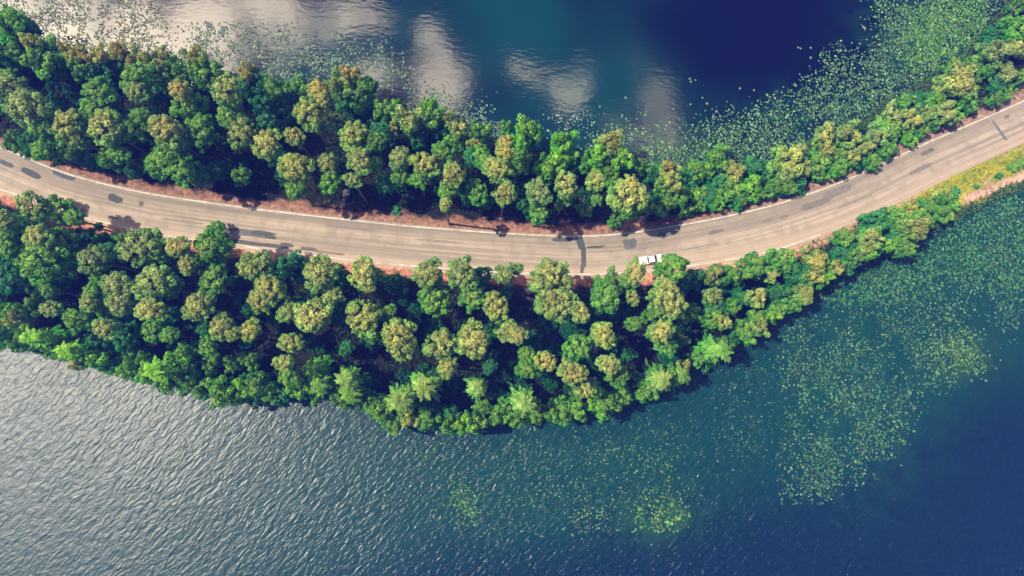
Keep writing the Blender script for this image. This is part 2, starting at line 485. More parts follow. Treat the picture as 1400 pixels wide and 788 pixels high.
def paint(x, y):
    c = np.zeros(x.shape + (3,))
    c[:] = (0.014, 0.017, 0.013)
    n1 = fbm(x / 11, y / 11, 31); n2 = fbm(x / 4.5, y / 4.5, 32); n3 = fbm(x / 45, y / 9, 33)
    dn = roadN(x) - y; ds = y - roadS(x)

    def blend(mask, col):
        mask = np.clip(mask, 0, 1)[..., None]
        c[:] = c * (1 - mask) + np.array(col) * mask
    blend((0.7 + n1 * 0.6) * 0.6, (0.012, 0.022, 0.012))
    # north verge: rust-red laterite fading into litter
    red = (dn > -3) & (dn < 60)
    blend(red * np.clip((18 + 9 * n1 + 8 * n3 - dn) / 6, 0, 1), (0.29, 0.16, 0.11))
    blend(red * np.clip((13 + 7 * n2 - dn) / 5, 0, 1) * (0.6 + 0.5 * n3), (0.40, 0.24, 0.17))
    blend(red * np.clip((26 - dn) / 6, 0, 1) * np.clip(n2 * 2 - 0.45, 0, 1), (0.07, 0.055, 0.04))
    east = np.clip((x - 930) / 90, 0, 1)
    blend(east * red * np.clip((18 + 6 * n2 - dn) / 5, 0, 1) * 0.75, (0.36, 0.25, 0.19))
    # south verge: orange sand
    so_ = (ds > -4) & (ds < 40)
    blend(so_ * np.clip((17 + 6 * n1 - ds) / 4, 0, 1), (0.50, 0.245, 0.16))
    blend(so_ * np.clip((6 + 3 * n2 - ds) / 3, 0, 1), (0.60, 0.40, 0.28))
    blend(so_ * np.clip(n2 * 2 - 0.6, 0, 1) * np.clip((ds - 7) / 3, 0, 1), (0.12, 0.08, 0.05))
    blend(so_ * np.clip((x - 880) / 120, 0, 1) * np.clip((15 - ds) / 5, 0, 1) * 0.7, (0.58, 0.42, 0.30))
    # right: dry grass strip and the sandy path down to the lily bed
    er = np.clip((x - 1245) / 25, 0, 1) * (ds > 3)
    blend(er * np.clip(1.0 + n2, 0, 1), (0.30, 0.33, 0.045))
    blend(er * np.clip((n1 + 0.12) * 2.2, 0, 1), (0.50, 0.45, 0.03))
    pathy = np.interp(x, [1290, 1327, 1360, 1400, 1500], [284, 270, 256, 240, 205])
    blend(np.clip((x - 1312) / 12, 0, 1) * np.clip((9 + 4 * n1 - np.abs(y - pathy)) / 4, 0, 1), (0.60, 0.40, 0.29))
    blend(np.clip((x - 1338) / 8, 0, 1) * np.clip((1362 - x) / 8, 0, 1) * np.clip((10 - np.abs(y - 252)) / 5, 0, 1), (0.52, 0.33, 0.24))
    return np.clip(c, 0.01, 0.9)


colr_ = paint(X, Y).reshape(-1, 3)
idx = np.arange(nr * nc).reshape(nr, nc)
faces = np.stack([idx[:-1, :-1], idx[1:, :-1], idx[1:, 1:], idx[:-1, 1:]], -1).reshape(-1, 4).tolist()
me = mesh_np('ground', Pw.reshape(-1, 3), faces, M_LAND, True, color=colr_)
tag(link('ground', me), kind='structure')


def land_z(x, y):
    """height of the land under pixel column x, row y"""
    n0, n1, s0, s1 = shoreN(x), roadN(x), roadS(x), shoreS(x)
    z = np.where(y < n1, 0.12 + (y - n0) / np.maximum(n1 - n0, 1) * 1.1, 1.35 - (y - s0) / np.maximum(s1 - s0, 1) * 1.2)
    return np.clip(z, -0.3, 1.42)


# ------------------------------------------------------------------ road
ZR = 1.50
rx = np.arange(-300, 1701, 5.0)
eN = at_np(rx, roadN(rx) - 2.6, ZR); eS = at_np(rx, roadS(rx) + 2.4, ZR)
cen = (eN + eS) / 2
arc = np.concatenate([[0], np.cumsum(np.linalg.norm(np.diff(cen[:, :2], axis=0), axis=1))])
tan = np.gradient(cen[:, :2], axis=0); tan /= np.linalg.norm(tan, axis=1)[:, None]
nor = np.stack([tan[:, 1], -tan[:, 0]], 1)                        # points south
wid = np.abs(((eS - eN)[:, :2] * nor).sum(1))


def rpos(s, v, z):
    """point v metres south of the road's north edge at arc length s"""
    w = np.interp(s, arc, wid)
    c = [np.interp(s, arc, cen[:, k]) for k in (0, 1)]
    n = [np.interp(s, arc, nor[:, k]) for k in (0, 1)]
    return np.stack([c[0] + n[0] * (v - w / 2), c[1] + n[1] * (v - w / 2), np.full_like(c[0], z)], -1)


def px_to_road(x, y):
    p = at(x, y, ZR)
    d = (cen[:, 0] - p.x) ** 2 + (cen[:, 1] - p.y) ** 2
    i = int(np.argmin(d))
    t = (p.x - cen[i, 0]) * tan[i, 0] + (p.y - cen[i, 1]) * tan[i, 1]
    v = (p.x - cen[i, 0]) * nor[i, 0] + (p.y - cen[i, 1]) * nor[i, 1] + wid[i] / 2
    return arc[i] + t, v


K = 13
ss = arc
V = []; UV = []
for k in range(K):
    f = k / (K - 1)
    jag = (0.10 * fbm(ss * 0.8, ss * 0 + k, 41 + k)) if k in (0, K - 1) else 0
    p = rpos(ss, wid * f + jag, ZR)
    p[:, 2] += 0.05 * (1 - (2 * f - 1) ** 2)                       # camber
    V.append(p); UV.append(np.stack([ss, wid * f], 1))
for k, z in ((0, ZR - 0.2), (K - 1, ZR - 0.2)):                    # edge drops
    p = V[k].copy(); p[:, 2] = z; V.append(p); UV.append(UV[k])
order = [K] + list(range(K)) + [K + 1]
nV = len(ss)
Vr = np.concatenate([V[o] for o in order]); UVr = np.concatenate([UV[o] for o in order])
ri = np.arange(len(order) * nV).reshape(len(order), nV)
fr = np.stack([ri[:-1, :-1], ri[1:, :-1], ri[1:, 1:], ri[:-1, 1:]], -1).reshape(-1, 4)
me = mesh_np('road', Vr, fr.tolist(), M_ROAD, False)
ul = me.uv_layers.new(name='UVMap')
ul.data.foreach_set('uv', UVr[fr.ravel()].astype(np.float32).ravel())
road = tag(link('road', me), kind='structure')


def camz(v, w):
    return ZR + 0.05 * (1 - (2 * v / w - 1) ** 2)


def strip(name, s0, s1, v0f, w, mat, seed, breaks=None):
    s = np.arange(s0, s1, 0.5)
    ww = np.interp(s, arc, wid)
    v = v0f(s, ww)
    hw = w / 2 * (1 + 0.28 * fbm(s * 0.9, s * 0, seed))
    a = rpos(s, v - hw, 0); b = rpos(s, v + hw, 0)
    a[:, 2] = camz(v - hw, ww) + 0.005; b[:, 2] = camz(v + hw, ww) + 0.005
    n = len(s)
    fs = [(i, n + i, n + i + 1, i + 1) for i in range(n - 1) if breaks is None or not breaks(s[i])]
    return link(name, mesh_np(name, np.concatenate([a, b]), fs, mat), road)


strip('edge_line', arc[0], arc[-1], lambda s, w: np.full_like(s, 0.42), 0.26, M_PAINT, 51)
sA = px_to_road(1120, 322)[0]
gone = lambda s: s > sA or fbm(np.array([s * 0.25]), np.array([2.0]), 52)[0] > 0.38
strip('edge_line', arc[0], arc[-1], lambda s, w: w - 0.55, 0.22, M_PAINT, 53, gone)

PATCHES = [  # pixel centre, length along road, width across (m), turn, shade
    (8, 224, 3.6, 0.9, 0, (.085, .10, .105)), (42, 237, 4.2, 1.15, 3, (.06, .08, .09)), (88, 240, 5.6, 1.1, 0, (.075, .095, .11)),  # blue-dark marks in a row along the north lane
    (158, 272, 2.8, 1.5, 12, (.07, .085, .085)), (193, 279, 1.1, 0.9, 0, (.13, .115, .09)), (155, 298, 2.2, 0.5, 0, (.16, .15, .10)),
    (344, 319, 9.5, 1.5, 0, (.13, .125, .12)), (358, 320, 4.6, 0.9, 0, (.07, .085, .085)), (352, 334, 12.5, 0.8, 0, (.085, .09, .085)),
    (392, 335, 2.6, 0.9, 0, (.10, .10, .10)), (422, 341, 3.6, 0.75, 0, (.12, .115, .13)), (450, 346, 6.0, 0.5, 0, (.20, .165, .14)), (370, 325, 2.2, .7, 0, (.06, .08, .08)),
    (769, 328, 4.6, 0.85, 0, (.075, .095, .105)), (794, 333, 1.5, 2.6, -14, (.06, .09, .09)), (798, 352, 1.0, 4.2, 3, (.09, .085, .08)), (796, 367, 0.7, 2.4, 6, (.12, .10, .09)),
    (814, 338, 3.9, 0.42, 0, (.055, .085, .06)), (861, 334, 3.0, 2.1, 0, (.12, .14, .14)), (912, 320, 4.4, 1.05, 0, (.12, .145, .125)),  # middle entry paints a tree crown's shadow tip on the road
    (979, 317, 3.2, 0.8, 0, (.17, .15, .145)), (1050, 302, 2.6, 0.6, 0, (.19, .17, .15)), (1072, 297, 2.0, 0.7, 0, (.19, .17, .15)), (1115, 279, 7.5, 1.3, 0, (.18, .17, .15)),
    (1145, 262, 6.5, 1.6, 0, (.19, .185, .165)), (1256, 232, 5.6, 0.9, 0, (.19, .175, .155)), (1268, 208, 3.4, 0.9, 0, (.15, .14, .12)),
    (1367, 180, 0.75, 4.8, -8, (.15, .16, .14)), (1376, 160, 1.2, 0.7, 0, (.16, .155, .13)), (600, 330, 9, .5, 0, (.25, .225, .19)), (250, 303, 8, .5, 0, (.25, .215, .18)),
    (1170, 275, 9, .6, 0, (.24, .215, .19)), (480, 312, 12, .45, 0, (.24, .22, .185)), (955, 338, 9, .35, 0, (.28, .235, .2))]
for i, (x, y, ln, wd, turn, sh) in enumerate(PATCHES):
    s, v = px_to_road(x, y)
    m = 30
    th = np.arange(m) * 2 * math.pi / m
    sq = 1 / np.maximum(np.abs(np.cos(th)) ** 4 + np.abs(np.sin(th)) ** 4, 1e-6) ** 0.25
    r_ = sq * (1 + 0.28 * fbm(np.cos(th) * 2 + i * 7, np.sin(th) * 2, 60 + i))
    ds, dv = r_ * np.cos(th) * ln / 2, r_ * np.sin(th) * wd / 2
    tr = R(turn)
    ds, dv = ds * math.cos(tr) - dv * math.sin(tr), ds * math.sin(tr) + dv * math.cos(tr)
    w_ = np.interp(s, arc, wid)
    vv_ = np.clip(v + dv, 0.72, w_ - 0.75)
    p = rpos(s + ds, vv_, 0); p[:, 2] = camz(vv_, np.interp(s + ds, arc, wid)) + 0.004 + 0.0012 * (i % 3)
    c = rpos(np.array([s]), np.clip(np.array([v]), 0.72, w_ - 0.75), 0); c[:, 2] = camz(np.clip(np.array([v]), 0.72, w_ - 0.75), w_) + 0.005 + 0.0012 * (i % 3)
    o = link('asphalt_and_shadow_patch', mesh_np('asphalt_and_shadow_patch', np.concatenate([p, c]), [(k, (k + 1) % m, m) for k in range(m)], M_PATCH), road)
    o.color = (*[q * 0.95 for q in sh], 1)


# ------------------------------------------------------------------ trees
def unit(v):
    return v / np.maximum(np.linalg.norm(v, axis=-1, keepdims=True), 1e-9)


def leaves(P, N, size, rng, asp=0.62):
    """kite-shaped leaf sprays at P facing N"""
    n = len(P)
    T = unit(np.cross(N, rng.normal(size=(n, 3))))
    B = np.cross(N, T)
    s = (size * rng.uniform(0.7, 1.35, n))[:, None]
    q = np.stack([P - T * s, P + B * s * asp - N * s * 0.12, P + T * s * 1.1, P - B * s * asp - N * s * 0.12], 1).reshape(-1, 3)
    return q, [(4 * i, 4 * i + 1, 4 * i + 2, 4 * i + 3) for i in range(n)]


def clump_crown(rng, centres, radii, per, size, outward=0.55):
    P = []; N = []; T = []
    for c, r in zip(centres, radii):
        n = max(8, int(per * (r / np.mean(radii)) ** 1.6))
        d = unit(rng.normal(size=(n, 3)) + np.array([0, 0, 0.25]))
        rad = r * rng.uniform(0.55, 1.0, n) ** 0.6
        P.append(c + d * rad[:, None] * np.array([1, 1, 0.85]))
        N.append(unit(d * (outward + 0.25) + rng.normal(size=(n, 3)) * 0.34 + np.array([0, 0, 0.18])))
        T.append(rng.uniform(0.8, 1.22, n) * rng.uniform(0.72, 1.28))
    P = np.concatenate(P); N = np.concatenate(N); T = np.concatenate(T)
    q, f = leaves(P, N, size, rng)
    return q, f, T


def pine_crown(seed):
    rng = np.random.default_rng(100 + seed)
    n = 52
    k = np.arange(n) + 0.5
    th = k * 2.39996 + rng.normal(size=n) * 0.35
    zz = 1 - 1.28 * k / n                                          # top 1 .. -.28
    rr = np.sqrt(np.clip(1 - zz ** 2, 0, 1))
    lob = 0.80 * (1 + 0.16 * np.sin(th * 2 + seed) + 0.12 * rng.normal(size=n))
    C = np.stack([rr * np.cos(th) * lob, rr * np.sin(th) * lob, zz * 0.78 + rng.normal(size=n) * 0.07], 1)
    rad = rng.uniform(0.13, 0.27, n)
    la = rng.uniform(0, 6.28, 16); lr = rng.uniform(0.15, 0.72, 16)
    low = np.stack([lr * np.cos(la), lr * np.sin(la), rng.uniform(-1.5, -.35, 16)], 1)
    C = np.concatenate([C, low]); rad = np.concatenate([rad, rng.uniform(0.16, 0.28, 16)])
    return C, clump_crown(rng, C, rad, 54, 0.070)


def broad_crown(seed):
    rng = np.random.default_rng(200 + seed)
    n = 48
    d = unit(rng.normal(size=(n, 3)) + np.array([0, 0, 0.2]))
    a = np.arctan2(d[:, 1], d[:, 0])
    lob = 1 + 0.20 * np.sin(3 * a + seed) + 0.14 * np.sin(5 * a + 2 * seed)
    C = d * (rng.uniform(0.45, 0.92, n) * lob)[:, None]
    C[:, 2] = C[:, 2] * 1.05 - 0.1
    rad = rng.uniform(0.14, 0.32, n)
    return C, clump_crown(rng, C, rad, 60, 0.074)


def star_crown(seed):
    """whorls of long drooping boughs about a leader, seen from above as a star"""
    rng = np.random.default_rng(300 + seed)
    P = []; N = []; T = []; C = []; D = []
    whorls = 6
    for w in range(whorls):
        t = w / (whorls - 1)
        L = 1.0 - 0.5 * t
        z0 = -1.0 + 1.9 * t
        nb = int(12 - 3 * t)
        off = rng.uniform(0, 6.28)
        for b in range(nb):
            a = off + 6.283 * b / nb + rng.normal() * 0.24
            ln = L * rng.uniform(0.5, 1.15)
            m = int(10 + 26 * ln)
            u = np.sort(rng.uniform(0.06, 1, m))
            d = np.array([math.cos(a), math.sin(a), 0])
            side = np.array([-math.sin(a), math.cos(a), 0])
            p = d * (u * ln)[:, None] + np.array([0, 0, 1]) * (z0 + 0.25 * u - 0.60 * u ** 2 * ln)[:, None]
            p = p + side * (rng.normal(size=m) * 0.085 * (1.1 - 0.7 * u))[:, None]
            P.append(p)
            n_ = unit(np.array([0, 0, 1.0]) + rng.normal(size=(m, 3)) * 0.4 + d * 0.3)
            N.append(n_)
            D.append(unit(d + side * rng.normal(size=(m, 1)) * 0.35 + np.array([0, 0, -0.3])))
            T.append(rng.uniform(0.85, 1.2, m) * rng.uniform(0.7, 1.3))
            C.append(d * ln * 0.8 + np.array([0, 0, z0 - 0.2]))
    P = np.concatenate(P); N = np.concatenate(N); T = np.concatenate(T); D = np.concatenate(D)
    B = unit(np.cross(N, D)); sz = (0.10 * rng.uniform(0.7, 1.3, len(P)))[:, None]
    q = np.stack([P - D * sz, P + B * sz * 0.36, P + D * sz * 1.2, P - B * sz * 0.36], 1).reshape(-1, 3)
    return np.array(C)[::4], (q, [(4 * i, 4 * i + 1, 4 * i + 2, 4 * i + 3) for i in range(len(P))], T)


def bush_crown(seed):
    rng = np.random.default_rng(400 + seed)
    n = 16
    d = unit(rng.normal(size=(n, 3))); d[:, 2] = np.abs(d[:, 2])
    C = d * rng.uniform(0.3, 0.8, n)[:, None]
    return C, clump_crown(rng, C, rng.uniform(0.22, 0.4, n), 40, 0.14)


def tube(pts, radii, sides=6):
    V = []; Fc = []
    pts = [Vector(p) for p in pts]
    for i, (p, r) in enumerate(zip(pts, radii)):
        d = (pts[min(i + 1, len(pts) - 1)] - pts[max(i - 1, 0)]).normalized()
        a = d.cross(Vector((0.31, 0.87, 0.13))).normalized(); b = d.cross(a)
        V += [p + (a * math.cos(k * 2 * math.pi / sides) + b * math.sin(k * 2 * math.pi / sides)) * r for k in range(sides)]
    for i in range(len(pts) - 1):
        for k in range(sides):
            k2 = (k + 1) % sides
            Fc.append((i * sides + k, i * sides + k2, (i + 1) * sides + k2, (i + 1) * sides + k))
    Fc.append(tuple(range(len(V) - sides, len(V))))
    return V, Fc


def join(parts):
    V = []; Fc = []
    for v, f in parts:
        o = len(V); V += list(v); Fc += [tuple(i + o for i in q) for q in f]
    return V, Fc


def trunk_mesh(seed):
    rg = random.Random(seed)
    b = [(rg.uniform(-.012, .012), rg.uniform(-.012, .012), z) for z in (0.25, 0.5, 0.75)]
    pts = [(0, 0, -0.03), (0, 0, 0.05)] + b + [(0, 0, 1.0)]
    v, f = tube(pts, [0.018, 0.0135, 0.012, 0.0105, 0.009, 0.007], 7)
    return mesh_np('trunk', v, f, M_BARK, True)


def limb_mesh(C, rg, n):
    ps = []
    idx = rg.sample(range(len(C)), min(n, len(C)))
    for i in idx:
        c = C[i]
        z0 = min(c[2] - 0.15, 0.45) if c[2] > -0.5 else c[2] - 0.1
        z0 = max(z0 - 0.4, -0.9)
        m = (c[0] * 0.45, c[1] * 0.45, z0 * 0.6 + c[2] * 0.4)
        ps.append(tube([(0, 0, z0), m, tuple(c)], [0.035, 0.025, 0.01], 4))
    v, f = join(ps)
    return mesh_np('limbs', v, f, M_BARK, True)


LIB = {}
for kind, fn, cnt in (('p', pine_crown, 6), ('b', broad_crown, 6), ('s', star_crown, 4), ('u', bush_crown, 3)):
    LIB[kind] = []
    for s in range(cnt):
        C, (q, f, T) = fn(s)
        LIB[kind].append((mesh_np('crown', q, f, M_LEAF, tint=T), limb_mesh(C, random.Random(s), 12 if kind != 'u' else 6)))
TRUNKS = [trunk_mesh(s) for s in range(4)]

# leaf colours
TINT = {'y': (.43, .48, .125), 'o': (.54, .50, .125), 'g': (.20, .42, .065), 'd': (.065, .28, .085), 'l': (.25, .54, .05), 'e': (.33, .42, .12)}
WORD = {'y': 'yellow-olive', 'o': 'orange-tinged', 'g': 'mid-green', 'd': 'dark green', 'l': 'bright green', 'e': 'grey-olive'}
KIND = {'p': ('pine_tree', 'round-topped pine', 'pine tree'), 'b': ('broadleaf_tree', 'broadleaf tree', 'tree'),
        's': ('conifer_tree', 'star-crowned conifer', 'conifer'), 'u': ('shrub', 'shrub', 'shrub')}

# crowns read off enlarged 350 x 200 pixel tiles of the photograph: tile origin, then x y radius (in enlarged pixels), kind + colour
TILES = {
 (0, 0): "80 140 95 bl,120 205 90 bd,20 185 80 bd,190 245 58 by,245 330 108 bg,20 300 60 bg,100 300 62 bg,30 370 60 bd,410 295 66 bo,490 320 58 bo,570 310 60 bo,650 290 58 bo,"
         "440 370 68 bg,560 400 90 bd,650 350 68 bd,760 350 80 by,880 330 66 by,740 430 76 pg,860 400 86 bg,960 400 80 bg,1060 320 66 bo,1085 395 86 bg,1160 440 86 bg,1340 395 55 bo,"
         "1330 470 70 bd,1230 490 80 pe,970 490 58 po,1020 570 90 pg,830 500 78 bd,740 500 60 pe,540 500 80 pg,60 480 88 pe,20 430 60 pg,180 600 112 pe,230 690 66 pg,370 680 80 py,"
         "510 590 70 pg,575 690 92 py,620 600 55 pd,720 700 74 pg,770 640 58 pg,900 710 90 py,1080 710 80 pg,1260 640 78 pg,1310 725 78 pe,420 745 56 pe,170 765 56 pd,30 560 60 pd,310 590 48 bd",
 (350, 0): "30 460 60 bd,120 500 78 bg,40 560 58 bd,230 470 62 bg,335 490 58 po,355 545 44 po,285 620 80 py,365 650 56 pe,180 620 50 bd,50 655 60 pd,60 780 80 py,210 740 52 py,"
           "505 420 58 bo,450 470 76 be,560 520 84 bg,610 470 58 bg,480 560 58 bd,530 735 80 py,685 610 58 bg,740 590 56 bg,740 700 48 by,830 650 84 by,930 570 48 bl,950 640 76 bg,"
           "1030 645 48 by,1090 700 58 by,1080 760 58 bg,1000 720 58 bd,660 700 46 pd,640 765 58 pg,1200 725 68 bg,1340 775 48 po,1350 690 40 bl,1180 775 46 by,870 750 56 bd",
 (700, 0): "80 725 86 bl,270 775 78 bl,525 785 76 by",
 (1050, 0): "300 740 66 by,420 730 84 by,660 640 86 by,655 735 66 bg,805 560 76 bd,1010 450 122 by,1060 525 76 bg,930 620 78 be,915 490 46 by,1080 350 58 bg,1200 290 88 be,1340 160 78 bl,"
            "1320 235 56 bg,1370 275 40 by,1280 400 66 be,1345 425 46 bg,1230 480 56 bd,1205 195 58 bd,1350 25 58 bg,745 545 46 bg,1290 120 46 bg,990 360 46 bg",
 (0, 200): "640 40 56 pg,920 75 104 pg,985 140 74 pg,230 20 54 pg,185 325 76 pe,300 340 76 pg,400 385 46 pg,210 490 68 py,260 620 112 pg,150 605 58 pg,330 515 76 pg,20 400 58 py,30 490 66 pg,"
           "40 560 50 pg,60 700 76 pd,100 415 56 pd,510 610 76 pe,590 580 66 pd,540 700 48 pg,500 500 76 bd,770 545 104 pe,860 570 56 pg,960 540 58 py,1010 640 48 py,1150 545 94 pg,1160 465 56 pg,"
           "640 750 76 pe,840 740 96 pe,925 765 46 pg,1150 720 76 pg,1345 660 58 pe,1330 610 36 pe,260 775 38 pg,490 785 38 pg,670 505 46 bg",
 (350, 200): "215 120 88 py,220 230 56 pg,390 100 58 pe,400 180 68 pg,560 80 73 py,640 95 40 pg,520 185 46 pe,780 70 64 pe,780 170 46 pg,700 200 54 pd,910 100 73 py,970 85 38 pe,880 185 48 pg,"
             "1060 160 68 py,1030 245 46 pg,1020 315 36 py,1190 250 63 pg,1220 60 56 pg,1000 30 56 pg,1160 65 48 pd,1300 130 73 py,1340 40 56 po,1340 260 63 py,760 345 45 ud,870 362 25 ud,1135 415 15 ud,"
             "30 650 68 pe,280 620 26 ud,350 685 92 py,450 700 56 pd,580 690 78 py,640 690 48 pg,550 620 22 ud,200 650 82 bd,80 775 76 py,930 690 78 pe,1110 690 86 pe,1200 705 66 pd,1330 690 50 pe,"
             "740 735 58 bd,610 765 30 pe",
 (700, 200): "140 250 73 pe,140 360 56 pg,290 210 68 py,285 290 38 pg,450 190 58 py,455 290 33 pg,620 270 104 py,640 205 46 po,560 400 48 bg,540 190 48 bg,640 345 56 pg,840 130 58 bo,850 210 73 by,"
             "740 150 56 bd,820 310 66 bg,730 330 48 bg,200 120 86 bl,280 70 74 bl,320 135 56 bd,450 65 66 bl,590 75 66 bl,520 115 56 bg,400 100 48 bg,690 115 48 bg,960 200 76 bd,1000 140 76 bg,"
             "1110 60 66 bg,1190 140 68 by,1180 220 76 bg,1090 200 56 bd,1060 280 66 bd,970 300 56 bd,1220 290 56 bd,1300 130 74 bd,1320 205 56 bd,50 105 56 bg,60 40 56 bg,"
             "190 700 94 py,275 725 56 pe,20 660 38 pg,660 685 66 py,850 665 80 pg,830 775 66 py,540 735 66 bg,620 765 46 bd,470 765 56 bg,960 725 66 bd,1080 700 62 be,1200 690 76 bg,1310 655 76 bg,910 625 36 bg",
 (1050, 200): "100 80 104 by,140 190 74 bd,90 220 56 bg,290 110 56 bd,370 120 58 bg,440 60 56 by,300 25 56 by,480 95 48 bd,560 90 48 bg,640 25 56 bd,"
              "60 620 76 bg,250 625 66 bo,150 685 84 bd,240 705 56 by,20 700 38 by,400 560 74 bd,400 495 56 bg,540 500 62 by,520 565 46 by,560 405 74 bd,640 385 66 bg,760 355 46 bo,812 385 40 bo,"
              "770 450 74 by,700 440 56 bg,660 515 56 bd,720 555 56 bg,850 310 56 ug,920 255 50 uy,1020 250 46 ud,1010 315 44 ug,1250 160 28 ud,1130 215 20 ud,1340 110 46 ug,1385 90 34 ug,420 650 56 bd,210 545 40 uy",
 (0, 400): "40 110 66 bl,100 150 58 by,190 80 66 bg,280 90 48 pe,60 240 66 bd,260 250 86 sl,425 315 76 sl,420 150 66 pg,560 50 84 pg,480 55 46 py,660 45 74 pe,570 195 58 py,570 300 76 bd,540 375 40 bg,"
           "680 235 66 pd,815 95 68 py,830 205 58 pg,915 230 46 pg,920 125 46 pd,720 310 56 bd,770 370 66 bg,900 420 96 sl,985 335 66 bl,1000 435 66 bg,1075 75 76 py,1100 190 38 pd,1200 190 68 py,1260 225 38 pe,"
           "1120 290 48 pg,1150 380 56 bg,1260 390 48 bg,1350 370 48 bg,1060 445 56 bd,1180 500 58 bl,1220 560 76 bg,1130 520 56 bd,1350 205 58 py,420 390 36 by,1320 475 40 bd",
 (350, 400): "20 50 58 py,180 110 58 pe,310 120 92 py,410 25 58 py,190 270 58 py,580 140 96 py,615 225 48 pg,710 110 46 pg,780 250 100 py,490 300 40 pd,960 40 84 pg,1160 30 66 pg,1000 280 86 py,"
             "1030 400 56 py,1170 260 92 py,1290 80 73 py,1350 210 58 py,1260 400 40 pd,150 380 48 py,180 450 56 pg,330 410 74 sl,360 500 78 sg,500 470 80 sy,525 545 78 sg,590 490 46 bd,20 500 76 bg,"
             "90 560 48 bg,790 580 96 sy,910 510 96 sy,700 625 66 bg,830 680 56 by,950 650 76 bd,1060 700 66 bg,740 710 56 bg,1190 510 66 sy,1220 620 46 bg,1330 630 56 bg,1340 560 38 bd",
 (700, 400): "230 60 104 pe,365 110 54 py,20 230 56 py,490 230 68 py,350 300 73 pg,320 430 73 py,80 340 48 pg,180 370 56 po,80 410 56 pg,60 590 86 sy,270 640 76 bg,520 390 60 py,570 450 60 pg,"
             "590 545 56 bg,500 600 84 bg,390 530 48 py,350 560 40 bg,830 60 92 py,800 210 63 py,830 290 56 pg,655 170 44 pg,500 30 84 pg,650 30 40 pe,890 125 46 bd,910 260 40 bg,780 470 90 sy,890 450 72 sg,"
             "630 335 40 bd,1080 25 58 be,1120 150 56 by,1060 140 56 bg,1080 320 98 sg,1230 190 48 bg,1310 140 56 bg,1310 25 58 by,1170 270 46 bd,720 540 56 bd",
 (1050, 400): "50 90 46 bg,190 30 46 by,20 20 46 bd",
}
S4 = 1379 / 350.0
trees = []
for (ox, oy), txt in TILES.items():
    for e in txt.replace('\n', '').split(','):
        zx, zy, zr, kc = e.split()
        trees.append([ox + float(zx) / S4, oy + float(zy) / S4, float(zr) / S4, kc[0], kc[1]])

rf = random.Random(77)
for x in list(range(940, 1400, 23)):                       # the continuous green hedge of both right-hand strips
    a, b = float(shoreN(x)), float(roadN(x))
    if b - a > 34:
        trees.append([x + rf.uniform(-8, 8), a + (b - a) * rf.uniform(0.30, 0.42), rf.uniform(13, 17), 'b', rf.choice('glgey')])
    trees.append([x + rf.uniform(-8, 8), b - rf.uniform(15, 20), rf.uniform(9, 12), 'b', rf.choice('glg')])
for x in list(range(890, 1290, 21)):
    a, b = float(roadS(x)), float(shoreS(x))
    trees.append([x + rf.uniform(-7, 7), b - rf.uniform(9, 15), rf.uniform(11, 15), 'b', rf.choice('gygl')])
    if b - a > 60:
        trees.append([x + rf.uniform(-7, 7), a + (b - a) * rf.uniform(.35, .6), rf.uniform(11, 15), 'b', rf.choice('gdg')])
for x in list(range(6, 900, 25)):                          # leafy fringe hanging over the south waterline
    b = float(shoreS(x))
    trees.append([x + rf.uniform(-7, 7), b - rf.uniform(1, 9), rf.uniform(13, 18), 'b', rf.choice('lgglgd') if x < 560 else rf.choice('ggdgl')])
for x, y, r, c in ((20, 195, 15, 'g'), (45, 205, 13, 'd'), (75, 208, 15, 'd'), (100, 210, 14, 'g'), (128, 222, 14, 'd'), (150, 218, 15, 'g'), (182, 232, 14, 'd'), (208, 226, 15, 'd'), (275, 240, 15, 'g'),
                   (300, 232, 14, 'd'), (330, 240, 14, 'g'), (640, 270, 13, 'd'), (665, 276, 12, 'd'), (720, 282, 13, 'd'), (770, 275, 13, 'd'), (800, 285, 12, 'g'), (905, 275, 14, 'd'), (930, 268, 14, 'g'),
                   (140, 345, 14, 'd'), (165, 338, 15, 'd'), (395, 365, 13, 'd'), (430, 372, 14, 'd'), (460, 385, 13, 'd'), (545, 388, 14, 'd'), (690, 402, 12, 'd')):
    trees.append([x, y, r, 'b', c])

SECT = [(150, 'at the far left'), (310, 'left of the road patches'), (440, 'level with long road patches'), (640, 'left of photo centre'), (840, 'level with T-shaped tar'),
        (960, 'level with white pickup'), (1140, 'right of white pickup'), (1290, 'on the right bend'), (1500, 'at the far right')]
ORD = ['leftmost', '2nd', '3rd', '4th', '5th', '6th', '7th', '8th', '9th', '10th', '11th', '12th']


def zone(x, y, kind):
    rn, rs, sn, s_s = float(roadN(x)), float(roadS(x)), float(shoreN(x)), float(shoreS(x))
    if y < (rn + rs) / 2:
        t = (y - sn) / max(rn - sn, 1)
        if t < 0.12: return 'on the north shore'
        if t > 0.5: return 'beside the north verge'
        return 'inside the north strip'
    t = (y - rs) / max(s_s - rs, 1)
    if t < 0.22: return 'beside the south verge'
    if t > 0.78: return 'on the south shore'
    return 'inside the south wood'


